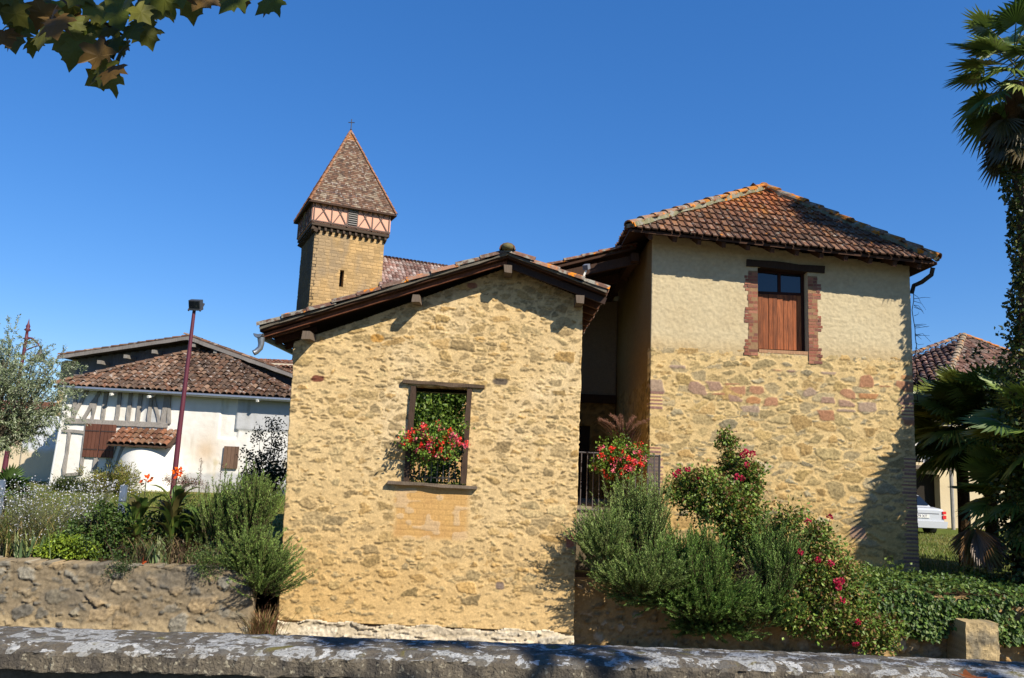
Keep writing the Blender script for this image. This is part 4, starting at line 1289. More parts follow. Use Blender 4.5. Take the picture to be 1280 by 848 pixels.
    gl, ga, grr = P(78, 452, GY), P(245, 430, GY), P(400, 487, GY)
    gw = MB()
    def fg(U, Z):
        n = fbm(U * 7, Z * .6, 221)
        c = mix(np.array([.13, .135, .15]), np.array([.17, .17, .18]), n[..., None])
        st = sstep(gl[0] + .75, gl[0] + .6, U + .2 * (fbm(Z * 3, U * 3, 4) - .5))
        hs, cs = rubble(U, Z, 223, (.35, .22), np.array([.55, .42, .22]), [(.45, .34, .18), (.38, .30, .18)], .6)
        return .03 * (n - .5) + st * .05, mix(c, cs, st[..., None])
    topf = lambda u: np.where(u < ga[0], mix(gl[2], ga[2], (u - gl[0]) / (ga[0] - gl[0])), mix(ga[2], grr[2], (u - ga[0]) / (grr[0] - ga[0])))
    panel(gw, (0, GY, 0), (1, 0, 0), (0, -1, 0), span(gl[0], grr[0], .06), span(.9, ga[2] + .1, .06), fg, (), lambda u, z: z < topf(u), .4)
    gw.build("gable_wall", M['wood'], t)
    b = MB(); b.beam((gl[0] + .7, GY - .1, 5.86), (-14.0, GY - .1, 5.86), .15, .2, C8(140, 134, 128, .8)); b.build("gable_beam", M['wood'], t)
    rf = MB()
    oy = np.array([0, -.85, 0]); dy = np.array([0, 12, 0])
    l_, a_, r_ = gl + oy + [.25, 0, .10], ga + oy + [0, 0, .14], grr + oy + [.3, 0, .06]
    for p, q in ((l_, a_), (a_, r_)):
        rf.prism([p, q, q + [0, 0, .10], p + [0, 0, .10]], dy, C8(96, 84, 78, .8))
    rf.build("gable_roof", M['wood_dark'], t)
    vt = MB()
    for p, q in ((l_, a_), (r_, a_)):
        es = unit(q - p); Ls = np.linalg.norm(q - p)
        tile_field(vt, p + [0, 0, .1], (0, 1, 0), es, [(0, 0), (12, 0), (12, Ls), (0, Ls)], .24, .40, CANAL, tcol(op, .25))
    vt.build("gable_roof_tiles", M['tile_old'], t)
    for p, q in ((l_, a_), (a_, r_)):
        b = MB(); b.beam(p + [0, -.03, -.02], q + [0, -.03, -.0], .06, .15, C8(140, 134, 128, .8), wob=.006); b.build("bargeboard", M['wood'], t)
    for px, py in ((125, 453), (158, 446), (193, 440), (243, 432), (270, 440), (330, 470)):
        c = P(px, py, 35.3); b = MB(); b.beam(c + [0, -.1, 0], c + [0, .8, 0], .16, .16, C8(150, 144, 134, .8)); b.build("purlin", M['wood'], t)

def build_far_houses():
    a = P(335, 452, 44); b = P(372, 470, 44)
    t = thing("distant_house", "small pale house peeping between the white barn roof and the stone barn", "house", (a[0] + 1.2, 46, 1))
    w = MB(); w.box((a[0] - 1.5, 44.3, .9), (a[0] + 5, 50, a[2] - .05), C8(222, 208, 180, .85)); w.build("wall", M['white'], t)
    r = MB()
    E0, Rg = np.array([a[0] + 6, 43.8, a[2] - .45]), np.array([a[0] + 6, 47, a[2] + 1.0])
    for sgn in (1, -1):
        E = np.array([a[0] - 2.0, 47 - sgn * 3.3, a[2] - .35]); T = np.array([a[0] - 2.0, 47, a[2] + .42])
        es = unit(T - E); Ls = np.linalg.norm(T - E)
        r.prism([E, T, T + [0, 0, -.1], E + [0, 0, -.1]], (8, 0, 0), C8(120, 84, 66, .7))
        tile_field(r, E, (1, 0, 0), es, [(0, 0), (8, 0), (8, Ls), (0, Ls)], .26, .42, CANAL, tcol())
    r.build("roof", M['tile_old'], t)
    # beige house half hidden by the olive
    t = thing("beige_house", "low beige rendered house behind the olive tree at the far left", "house", (-24, 39, 1))
    w = MB()
    def fb(U, Z):
        g = fbm(U * 2, Z * 2, 231) - .5
        return .02 * g, mix(np.array([.72, .58, .38]), np.array([.70, .62, .46]), fbm(U * .6, Z * .6, 233)[..., None]) * (1 + .12 * g)[..., None]
    panel(w, (0, 38, 0), (1, 0, 0), (0, -1, 0), span(-36, -21.2, .15), span(.9, 4.1, .15), fb, thick=6)
    w.build("wall", M['white'], t, smooth=True)
    r = MB(); E, T = np.array([-36.5, 37.6, 4.05]), np.array([-36.5, 41, 4.75])
    es = unit(T - E); Ls = np.linalg.norm(T - E)
    r.prism([E, T, T + [0, 0, -.1], E + [0, 0, -.1]], (15.2, 0, 0), C8(120, 84, 66, .7))
    tile_field(r, E, (1, 0, 0), es, [(0, 0), (15.2, 0), (15.2, Ls), (0, Ls)], .26, .42, CANAL, tcol())
    r.build("roof", M['tile_old'], t)
    t = thing("garden_wall", "pale bluish white rendered wall beside the half timbered barn's downpipe", "wall", (-20, 36, 1))
    w = MB()
    def fc(U, Z):
        g = fbm(U * 2, Z * 2, 235) - .5
        return .02 * g, mix(np.array([.70, .58, .40]), np.array([.66, .69, .74]), sstep(2.3, 2.6, Z + .3 * g)[..., None])
    panel(w, (0, 35.2, 0), (1, 0, 0), (0, -1, 0), span(-21.6, -18.4, .1), span(.9, 4.0, .1), fc, thick=.4)
    w.build("wall", M['white'], t, smooth=True)
    # house at the right, behind the car
    HYY = 31.0
    el = P(1120, 497, 30.4); er = P(1290, 470, 30.4)
    t = thing("ochre_house", "cream house with mossy hipped roof and wooden balcony behind the palms", "house", (18, HYY, 1))
    w = MB()
    def fo(U, Z):
        g = fbm(U * 2, Z * 2, 241) - .5
        return .02 * g, mix(np.array([.66, .52, .30]), np.array([.70, .60, .42]), fbm(U * .6, Z * .6, 243)[..., None]) * (1 + .15 * g)[..., None]
    hl = [(15.9, 16.9, 3.55, 5.5), (14.2, 17.0, .9, 3.1)]
    panel(w, (0, HYY, 0), (1, 0, 0), (0, -1, 0), span(13.6, 26, .08, (14.2, 15.9, 16.9, 17.0)), span(.9, 6.4, .08, (3.1, 3.55, 5.5)), fo, hl, None, .4)
    w.box((13.62, HYY + .41, .9), (26, HYY + 8, 6.2), (.03, .025, .02))  # near-black core behind the openings, standing in for shade under the balcony
    w.build("wall", M['white'], t, smooth=False)
    # roof: a hip with its front-left ridge
    F0, F1, F2, K = P(991, 499, 32.0), P(1184, 476, 29.6), P(1360, 478, 35.0), P(1205, 421, 34.5)
    pal = np.array([C8(136, 98, 86), C8(144, 106, 90), C8(118, 84, 74), C8(160, 120, 96), C8(108, 92, 84), C8(146, 130, 116)]) * .66
    rt = MB()
    def face(e0, e1, tops):
        eu = unit(e1 - e0); n_ = unit(np.cross(eu, tops[-1] - e0)); es = np.cross(n_, eu)
        if es[2] < 0: es = -es
        pl = [(0, 0), (np.linalg.norm(e1 - e0), 0)] + [((q_ - e0) @ eu, (q_ - e0) @ es) for q_ in tops]
        tile_field(rt, e0, eu, es, pl, .24, .38, CANAL, tcol(pal, .28), lift=.05, jit=.015)
    face(F0, F1, [K]); face(F1, F2, [K])
    rt.build("roof_tiles", M['tile_old'], t)
    dk = MB()
    for poly in ([F0, F1, K], [F1, F2, K], [F2, F0 + np.array([3, 8, 0]), K], [F0 + np.array([3, 8, 0]), F0, K]):
        dk.prism([q - np.array([0, 0, .10]) for q in poly], (0, 0, -.1), C8(90, 66, 54, .7))
    dk.build("roof_deck", M['wood_dark'], t)
    hp = MB(); ridge_tiles(hp, F1 + [0, 0, .08], K + [0, 0, .08], .14, .42, lambda p: C8(176, 150, 120, .8) * rng.uniform(.7, 1.2)); ridge_tiles(hp, F2 + [0, 0, .06], K + [0, 0, .06], .13, .42, lambda p: C8(196, 120, 60, .8))
    ridge_tiles(hp, F0 + [0, 0, .06], K + [0, 0, .06], .13, .42, tcol(pal))
    hp.build("hip_tile_row", M['verge'], t)
    b = MB(); b.box((14.0, HYY - 1.1, 3.28), (17.0, HYY - .02, 3.42), C8(130, 116, 100, .7)); bo = b.build("balcony", M['wood'], t)
    b = MB(); b.tube([(16.9, HYY - 1.0, .95), (16.9, HYY - 1.0, 6.1)], .07, 8, C8(180, 172, 160, .8)); b.build("balcony_post", M['wood'], bo)
    wn = MB(); wn.box((15.9, HYY + .25, 3.6), (16.9, HYY + .3, 5.5), (.03, .03, .035)); wo = wn.build("window", M['glass'], t)
    f = MB(); f.beam((16.4, HYY + .22, 3.6), (16.4, HYY + .22, 5.5), .07, .05, C8(220, 214, 204), up=(0, 1, 0)); f.build("frame", M['paint'], wo)
    c = thing("balcony_chair", "pale folded chair on the cream house's balcony", "chair", (15.7, HYY - .6, 3.42))
    q = MB(); q.beam((15.5, HYY - .85, 3.43), (15.75, HYY - .5, 4.25), .04, .04, C8(200, 196, 190)); q.beam((15.95, HYY - .85, 3.43), (16.15, HYY - .5, 4.25), .04, .04, C8(200, 196, 190)); q.build("legs", M['paint'], c)
    q = MB(); q.prism([(15.5, HYY - .85, 3.80), (15.98, HYY - .85, 3.80), (16.0, HYY - .4, 3.84), (15.52, HYY - .4, 3.84)], (0, 0, .04), C8(206, 200, 190)); q.build("seat", M['paint'], c)
    q = MB(); q.prism([(15.55, HYY - .5, 3.9), (16.05, HYY - .5, 3.9), (16.12, HYY - .42, 4.3), (15.62, HYY - .42, 4.3)], (0, .03, 0), C8(206, 200, 190)); q.build("backrest", M['paint'], c)

# ================================================================ CAR
def build_car():
    cx, y0, z0 = 14.12, 27.0, 1.02
    t = thing("parked_car", "silver saloon car parked on the grass seen from behind", "car", (cx, y0 + 2.2, z0))
    white = mat_attr("car_paint", .25, 8, .02, base=tuple(C8(196, 200, 205)), spec=.6)
    def loft(name, secs, mat, parent, smooth=True):
        """secs: list of (y, [(x,z)...]) half outlines mirrored"""
        mb = MB(); rings = []
        for y, half in secs:
            r = [(cx + x, y0 + y, z0 + z) for x, z in half] + [(cx - x, y0 + y, z0 + z) for x, z in reversed(half)]
            rings.append(r)
        V = np.array(rings); n, m_ = V.shape[:2]
        idx = np.arange(n * m_).reshape(n, m_)
        F = []
        for k in range(n - 1):
            for i in range(m_):
                j = (i + 1) % m_
                F.append((idx[k, i], idx[k, j], idx[k + 1, j], idx[k + 1, i]))
        mb.add(V.reshape(-1, 3), F)
        for k in (0, n - 1):
            mb.add(np.vstack([V[k], V[k].mean(0)]), [(i, (i + 1) % m_, m_) for i in range(m_)])
        return mb.build(name, mat, parent, smooth)
    def half(w, zb, zt, r=.10):
        return [(w - .12, zb), (w - .03, zb + .10), (w, zb + .30), (w - .01, zt - r), (w - .05, zt - .03), (w - .16, zt)]
    secs = [(.00, half(.78, .34, .86)), (.06, half(.83, .28, .92)), (.5, half(.86, .22, .95)), (1.0, half(.87, .20, .94)), (2.6, half(.87, .20, .92)), (3.3, half(.86, .20, .88)), (4.0, half(.82, .22, .78)), (4.3, half(.70, .30, .66))]
    loft("body", secs, white, t, False)
    gh = [(.62, [(.70, .90), (.68, .94), (.66, .96)]), (1.15, [(.72, .9), (.62, 1.24), (.56, 1.30)]), (1.5, [(.72, .9), (.60, 1.33), (.50, 1.37)]), (2.1, [(.72, .9), (.60, 1.34), (.50, 1.38)]), (2.5, [(.72, .9), (.62, 1.26), (.54, 1.30)]), (3.2, [(.72, .88), (.70, .9), (.68, .92)])]
    loft("roof", gh, white, t, False)
    g = MB(); g.add([(cx - .62, y0 + .63, z0 + 1.0), (cx + .62, y0 + .63, z0 + 1.0), (cx + .54, y0 + 1.08, z0 + 1.30), (cx - .54, y0 + 1.08, z0 + 1.30)], [(0, 1, 2, 3)])
    g.build("rear_window", M['glass'], t)
    for s in (-1, 1):
        g = MB(); g.add([(cx + s * .725, y0 + 1.2, z0 + .95), (cx + s * .725, y0 + 2.7, z0 + .95), (cx + s * .635, y0 + 2.35, z0 + 1.26), (cx + s * .635, y0 + 1.5, z0 + 1.27)], [(0, 1, 2, 3)])
        g.build("side_window", M['glass'], t)
        for zt, zb in ((.835, .745), (.70, .585)):
            q = MB(); q.box((cx + s * .80 - .07, y0 - .03, z0 + zb), (cx + s * .80 + .05, y0 + .16, z0 + zt), C8(215, 25, 25)); q.build("tail_light", M['paint'], t)
        for y in (.85, 3.4):
            wh = MB(); wh.tube([(cx + s * .62, y0 + y, z0 + .30), (cx + s * .84, y0 + y, z0 + .30)], .30, 18, (.015, .015, .015)); wo = wh.build("wheel", M['iron'], t)
            rm = MB(); rm.tube([(cx + s * .80, y0 + y, z0 + .30), (cx + s * .85, y0 + y, z0 + .30)], .19, 14, C8(170, 172, 175)); rm.build("rim", M['metal'], wo)
    bp = MB()
    bp.prism([(cx - .84, y0 - .06, z0 + .28), (cx + .84, y0 - .06, z0 + .28), (cx + .88, y0 - .07, z0 + .50), (cx - .88, y0 - .07, z0 + .50)], (0, .2, 0), C8(214, 216, 218)); bp.build("bumper", white, t)
    bo = MB(); bo.box((cx - .6, y0 - .005, z0 + .735), (cx + .62, y0 + .05, z0 + .76), C8(90, 92, 96)); bo.build("boot_seam", M['paint'], t)
    pl = MB(); pl.box((cx - .02 - .26, y0 - .025, z0 + .60), (cx + .28, y0 - .003, z0 + .715), C8(226, 226, 218)); po = pl.build("number_plate", M['paint'], t)
    tx = bpy.data.curves.new("lettering", 'FONT'); tx.body = "579 XT"; tx.size = .13; tx.align_x = 'CENTER'; tx.align_y = 'CENTER'; tx.extrude = .001
    tx.materials.append(mat_attr("plate_ink", .6, 5, .05, base=tuple(C8(60, 50, 90))))
    tmp = bpy.data.objects.new("lettering_curve", tx); COL.objects.link(tmp)
    dg = bpy.context.evaluated_depsgraph_get(); me = bpy.data.meshes.new_from_object(tmp.evaluated_get(dg))
    bpy.data.objects.remove(tmp)
    to = bpy.data.objects.new("lettering", me); COL.objects.link(to); to.parent = po
    to.location = Vector((cx, y0 - .028, z0 + .657)) - Vector(OFF[t.name]); to.rotation_euler = (math.pi / 2, 0, 0)
    ex = MB(); ex.tube([(cx - .5, y0 - .04, z0 + .24), (cx - .5, y0 + .3, z0 + .24)], .03, 8, (.05, .05, .05)); ex.build("exhaust", M['iron'], t)

# ================================================================ LAMP POSTS, STAKES
def build_posts():
    red = C8(104, 42, 58, .8)
    b = np.array([-10.0, 24, 1.1])
    t = thing("floodlight_pole", "tall burgundy pole with one black box floodlight before the white barn", "lamp post", b)
    p = MB(); p.tube([b, b + [-.0, 0, 2.2], b + [.06, 0, 6.05]], [.085, .075, .05], 10, red); p.build("pole", M['paint'], t, smooth=True)
    c = b + np.array([.10, -.05, 6.12])
    h = MB(); h.beam(c + [-.16, -.10, -.12], c + [-.16, .16, .16], .035, .05, (.05, .05, .06)); h.beam(c + [.20, -.10, -.12], c + [.20, .16, .16], .035, .05, (.05, .05, .06)); h.build("bracket", M['paint'], t)
    h = MB(); h.beam(c + [.02, -.12, .04], c + [.02, .10, .12], .36, .32, (.045, .05, .058)); ho = h.build("floodlight", M['paint'], t)
    g = MB(); g.beam(c + [.02, -.135, .045], c + [.02, -.125, .05], .30, .25, C8(120, 128, 130)); g.build("lens", M['glass'], ho)
    b = np.array([-16.42, 26, 1.1])
    t = thing("ornate_lamp_post", "burgundy ornamental lamp post with finial and hanging lantern behind the olive", "lamp post", b)
    p = MB(); top = P(36, 402, 26)
    p.tube([b, mix(b, top, .3), mix(b, top, .7), top - [0, 0, .7]], [.10, .07, .055, .04], 10, red)
    p.build("pole", M['paint'], t, smooth=True)
    f = MB(); f.lathe(top - [0, 0, .75], [(.04, 0), (.05, .12), (.10, .16), (.05, .2), (.035, .4), (.11, .46), (.05, .52), (.07, .58), (.03, .68), (.0, .86)], 10, red); f.build("finial", M['paint'], t, smooth=True)
    a = MB(); q = top - [0, 0, .55]
    a.tube([q, q + [.2, 0, -.02], q + [.42, 0, -.2], q + [.52, 0, -.32]], .03, 8, red); a.tube([q + [0, 0, -.45], q + [.25, 0, -.32], q + [.45, 0, -.25]], .02, 6, red); a.build("arm", M['paint'], t, smooth=True)
    l = MB(); l.lathe(q + [.52, 0, -.95], [(.10, .15), (.17, .22), (.15, .34), (.07, .47), (.03, .6), (.04, .66)], 12, C8(90, 80, 78, .6)); l.build("lantern", M['paint'], t, smooth=True)
    # stakes
    first = None
    labs = ("weathered blue grey fence stake at the bed's far left among white asters", "weathered blue grey fence stake between the green shrub and the canna", "weathered blue grey fence stake rising out of the rosemary")
    for (px, pyt), lb in zip(((3, 600), (155, 612), (307, 615)), labs):
        c = P(px, pyt, 14.0); loc = np.array([c[0], 14.0, 1.12])
        if first is None:
            first = thing("fence_stake", lb, "stake", loc, "fence stakes along the garden bed")
            m_ = MB(); m_.beam(loc, loc + [.0, 0, c[2] - 1.12], .10, .06, C8(106, 122, 142, .8), wob=.003); m_.build("stake", M['wood'], first)
            m_ = MB(); m_.tube([loc + [-.06, -.04, .85], loc + [.06, -.04, .85]], .004, 5, (.2, .2, .2)); m_.build("wire_staple", M['metal'], first)
        else:
            copy_thing(first, loc, lb)

# ================================================================ VEGETATION
GREEN = [C8(84, 108, 44, .75), C8(100, 124, 52, .75), C8(66, 92, 40, .7)]
def build_left_garden():
    zg = 1.14
    # white asters
    for nm, lab, px, py, rad, nst in (("aster_clump", "airy clump of tiny white asters at the far left of the bed", 45, 640, (.85, .5, .55), 260),
                                      ("aster_clump", "paler aster clump leaning towards the green shrub", 120, 632, (.45, .4, .45), 130)):
        c = P(px, py, 13.0)
        t = thing(nm, lab, "flower clump", (c[0], c[1], zg), "white aster clumps")
        s, f, fl = MB(), MB(), MB()
        for k in range(nst):
            b = np.array([c[0] + rng.normal(0, rad[0] * .35), c[1] + rng.normal(0, rad[1] * .4), zg])
            tip = np.array([c[0] + rng.normal(0, rad[0] * .62), c[1] + rng.normal(0, rad[1] * .6), 0]); tip[2] = c[2] + rad[2] * rng.uniform(-.7, 1.0) * (1 - .3 * abs((tip[0] - c[0]) / rad[0]))
            s.tube([b, (b + tip) / 2 + rng.normal(0, .04, 3), tip], [.003, .0025, .0015], 4, C8(120, 116, 74, .7), False)
            tt = rng.random(26)[:, None]
            leaves(f, b + (tip - b) * (.25 + .75 * tt) + rng.normal(0, .02, (26, 3)), rng.normal(size=(26, 3)) + [0, 0, .6], .05, .010, lcol(26, [C8(112, 124, 84, .75), C8(126, 130, 96, .75)]))
            n_ = rng.integers(3, 9)
            leaves(fl, tip + rng.normal(0, .05, (n_, 3)), rng.normal(size=(n_, 3)), .024, .022, np.tile([.72, .72, .74], (n_, 1)))
        s.build("stem", M['needle'], t); f.build("foliage", M['needle'], t); fl.build("blossoms", M['petal'], t)
    # yellowing strap grass at the edge
    c = P(12, 690, 12.7)
    t = thing("tall_grass", "yellow green tall grass at the left end of the wall top", "grass plant", (c[0], c[1], zg))
    g = MB(); blades(g, (c[0], c[1], zg), 260, (.45, .16), .75, .012, [C8(150, 150, 70, .75), C8(110, 130, 56, .75), C8(160, 140, 84, .75)], .35); g.build("blades", M['leaf'], t)
    # iris fans
    for px, lab in ((38, "blue green iris fan beside the tall grass on the wall edge"), (195, "narrow iris leaves below the canna, half dried")):
        c = P(px, 690, 12.45)
        t = thing("iris_plant", lab, "iris", (c[0], c[1], zg))
        g = MB(); blades(g, (c[0], c[1], zg), 34, (.14, .06), .42, .035, [C8(120, 146, 96, .8), C8(140, 150, 92, .8)], .18); g.build("blades", M['leaf'], t)
    # yellow-green low plant
    c = P(84, 686, 12.5)
    t = thing("low_bush", "bright yellow green low bush near the wall edge", "bush", (c[0], c[1], zg))
    g = MB(); leafy(g, c, (.42, .2, .16), 60, 40, .05, .05, .038, [C8(150, 170, 50, .85), C8(130, 156, 52, .8)], zmin=zg - .05); g.build("foliage", M['leaf'], t)
    # dark green rose-like shrub
    c = P(130, 668, 12.75)
    t = thing("green_shrub", "dense mid green leafy shrub left of the canna", "shrub", (c[0], c[1], zg))
    g, st = MB(), MB()
    leafy(g, c, (.62, .36, .46), 120, 50, .06, .055, .036, GREEN + [C8(110, 140, 66, .7)], zmin=zg - .1)
    twigs(st, (c[0], c[1], zg - .05), c + unit(rng.normal(size=(24, 3)) + [0, 0, .5]) * np.array([.5, .3, .42]), .012, C8(96, 80, 56, .6)); st.build("branches", M['bark'], t); g.build("foliage", M['leaf'], t)
    # cannas: broad leaves, orange flowers
    for (px, hpx, fl_, lab, n_) in ((222, 590, True, "tallest canna with one orange flower against the lamp pole", 22), (183, 598, True, "slim canna with a small orange red bloom left of the tall one", 7),
                                    (175, 612, False, "broad dark canna leaves without flower behind the stake", 18), (258, 605, False, "canna with upright leaves next to the rosemary", 18), (240, 640, False, "drooping green canna below the flowering one", 18)):
        c = P(px, hpx, 12.75); b = np.array([c[0], 12.75, zg])
        t = thing("canna_plant", lab, "canna", b, "cannas in the garden bed")
        g = MB(); H = c[2] - zg
        for k in range(n_):
            z = zg + H * rng.uniform(.1, .62); a = rng.uniform(0, 6.28)
            hz = np.array([math.cos(a), math.sin(a) * .7, 0]); l = rng.uniform(.42, .72); wd = rng.uniform(.13, .21)
            tt = np.linspace(0, 1, 7)
            pts = np.array([b[0], b[1], z]) + np.outer(l * (.30 * tt + .28 * tt ** 2), hz) + np.outer(l * (1.0 * tt - .42 * tt ** 2.4), [0, 0, 1])
            sd = np.cross(hz, [0, 0, 1]); w = wd * np.sin(np.clip(tt * .93 + .05, 0, 1) * math.pi) ** .8 * .5 + .002
            lift = np.outer(np.abs(w) * .35, [0, 0, 1])
            v = np.vstack([pts - sd * w[:, None] + lift, pts, pts + sd * w[:, None] + lift]); i = np.arange(6)
            col = [C8(86, 112, 48, .85), C8(104, 126, 54, .9), C8(128, 144, 62, .9), C8(98, 92, 50, .8)][rng.integers(4)]
            g.add(v, np.vstack([np.stack([i, i + 1, 7 + i + 1, 7 + i], 1), np.stack([7 + i, 8 + i, 15 + i, 14 + i], 1)]), col * rng.uniform(.8, 1.2))
        g.build("leaves", M['leaf'], t, smooth=True)
        s = MB(); s.tube([b, b + [0, 0, H * .5], np.array([c[0], 12.75, c[2] - .02])], [.014, .012, .007], 6, C8(90, 96, 50, .7)); s.build("stalk", M['leaf'], t)
        if fl_:
            f = MB(); n2 = 26 if n_ > 10 else 12
            leaves(f, c + rng.normal(0, .03, (n2, 3)), rng.normal(size=(n2, 3)) + [0, 0, .3], .085, .05, lcol(n2, [C8(245, 110, 20), C8(240, 90, 30)], .1)); f.build("flower", M['petal'], t)
    c = P(222, 662, 13.05)
    t = thing("green_shrub", "loose green herbage filling the bed between the cannas and the rosemary", "shrub", (c[0], c[1], zg))
    g = MB(); leafy(g, c, (.62, .3, .40), 110, 46, .08, .075, .03, GREEN + [C8(140, 136, 70, .75), C8(120, 104, 70, .7)], zmin=zg - .05); g.build("foliage", M['leaf'], t)
    # dry stalks
    c = P(215, 665, 12.6)
    t = thing("dry_stalks", "tangle of dry straw coloured stalks under the cannas", "dried plant", (c[0], c[1], zg))
    g = MB(); blades(g, (c[0], c[1], zg), 320, (.34, .16), .5, .010, [C8(170, 150, 116, .7), C8(140, 112, 84, .7), C8(104, 84, 66, .65), C8(120, 120, 70, .7)], .5); g.build("blades", M['needle'], t)
    c = P(232, 600, 13.3)
    t = thing("stonecrop", "dull pink stonecrop flower heads above the canna leaves", "flower clump", (c[0], c[1], zg))
    g = MB(); leafy(g, c + [0, 0, -.05], (.30, .2, .10), 26, 60, .035, .018, .016, [C8(150, 104, 96, .7), C8(130, 110, 80, .7)]); g.build("heads", M['needle'], t)
    s = MB(); twigs(s, (c[0], c[1], zg), c + rng.normal(0, 1, (16, 3)) * [.22, .12, .05], .006, C8(120, 120, 70, .7)); s.build("stems", M['leaf'], t)
    # seed spikes above the rosemary
    for px, py, lab in ((252, 575, "thin dry seed spike left of the rosemary top"), (277, 580, "second dry seed spike, nearer the small hatch")):
        c = P(px, py, 13.2); b = np.array([c[0] + .02, 13.2, zg])
        t = thing("seed_spike", lab, "dried plant", b)
        g = MB(); g.tube([b, c], .004, 4, C8(110, 90, 70, .7), False)
        q = np.repeat(np.linspace(0, .3, 12)[:, None], 8, 0); leaves(g, c - q * [0, 0, 1] + rng.normal(0, .015, (96, 3)), rng.normal(size=(96, 3)), .02, .012, lcol(96, [C8(120, 96, 80, .6)])); g.build("stalk", M['needle'], t)
    # left rosemary, spilling past the wall end
    RP = [C8(104, 126, 58), C8(120, 140, 70), C8(92, 114, 54)]
    c = P(288, 650, 12.7)
    t = thing("rosemary_bush", "bright green rosemary at the right end of the terrace wall, spilling towards the barn", "rosemary", (c[0], c[1], zg))
    st = stems_in(P(285, 668, 12.8), (.46, .35, .42), 240, 1.0, .3, (.25, .52), zg - .1)
    st += stems_in(P(315, 655, 12.6), (.26, .26, .36), 150, .85, .45, (.3, .55))
    st += stems_in(P(315, 712, 12.2), (.32, .24, .28), 190, .6, .7, (.25, .45))
    st += [(b, unit(d + np.array([.55, -.1, -.2])), l) for b, d, l in stems_in(P(330, 735, 12.1), (.18, .16, .24), 90, .5, .8, (.3, .6))]
    rosemary(t, st, 0, RP, K=60)
    # trailing plant over the wall
    c = P(262, 700, 11.93)
    t = thing("trailing_plant", "feathery green plant hanging over the terrace wall", "trailing plant", (c[0], c[1], zg))
    g = MB(); leafy(g, c + [0, 0, .05], (.42, .14, .20), 50, 46, .05, .035, .012, [C8(92, 118, 54, .75), C8(116, 136, 66, .75)], drop=-.4); g.build("foliage", M['leaf'], t)
    c = P(152, 705, 11.95)
    t = thing("trailing_plant", "small dark tuft hanging over the wall below the green shrub", "trailing plant", (c[0], c[1], zg))
    g = MB(); leafy(g, c, (.20, .1, .14), 22, 40, .045, .03, .012, [C8(76, 98, 50, .7)], drop=-.5); g.build("foliage", M['leaf'], t)
    # dry tuft at the foot of the wall end
    c = P(328, 785, 12.1)
    t = thing("dry_tuft", "dry reddish straw tuft at the foot of the wall end by the barn", "dried plant", (c[0], c[1], 0))
    g = MB(); blades(g, (c[0], c[1], .15), 260, (.10, .08), .55, .008, [C8(170, 140, 96, .75), C8(150, 104, 76, .7), C8(140, 140, 74, .7)], .4); g.build("blades", M['needle'], t)
    # fallen orange leaves on the wall top
    for px, lab in ((177, "small orange leaf lying on the terrace wall top"),):
        c = P(px, 701, 12.05); c[2] = 1.215
        m_ = MB(); leaves(m_, np.array([c, c + [.02, 0, .01]]), np.array([[1, -.3, .4], [.2, -.4, 1]]), .11, .08, C8(215, 100, 50, .85)); o = m_.build("fallen_leaf", M['petal']); tag(o, lab, "leaf")
    # dark shrub in the barn's shade
    c = P(332, 575, 16.5)
    t = thing("dark_shrub", "dark open shrub in the shade left of the stone barn", "shrub", (c[0], c[1], 1.1))
    g, s = MB(), MB()
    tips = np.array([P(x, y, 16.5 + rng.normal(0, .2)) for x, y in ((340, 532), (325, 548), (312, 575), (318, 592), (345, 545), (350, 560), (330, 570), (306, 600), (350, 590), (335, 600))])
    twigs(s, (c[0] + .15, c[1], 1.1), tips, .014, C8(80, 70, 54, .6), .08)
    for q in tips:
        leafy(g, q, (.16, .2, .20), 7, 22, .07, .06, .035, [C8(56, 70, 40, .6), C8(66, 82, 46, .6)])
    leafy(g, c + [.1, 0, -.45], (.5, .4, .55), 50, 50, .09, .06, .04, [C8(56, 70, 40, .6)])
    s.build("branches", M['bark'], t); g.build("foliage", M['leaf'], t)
    # bushes by the white barn
    for px, py, r, pal, lab in ((92, 612, (.75, .5, .35), [C8(70, 88, 40, .65), C8(90, 104, 46, .65)], "low dark green bush at the foot of the half timbered wall"),
                                (140, 603, (.95, .6, .6), [C8(150, 150, 60, .75), C8(130, 138, 60, .75), C8(160, 146, 84, .7)], "yellow green feathery bush in front of the oven roof")):
        c = P(px, py, 28.5)
        t = thing("round_bush", lab, "bush", (c[0], c[1], 1.1))
        g = MB(); leafy(g, c, r, 90, 60, .10, .12, .03, pal, drop=.5); g.build("foliage", M['leaf'], t)
        s = MB(); twigs(s, (c[0], c[1], 1.08), c + unit(rng.normal(size=(12, 3))) * np.array(r) * .8, .02, C8(100, 84, 60, .6)); s.build("branches", M['bark'], t)

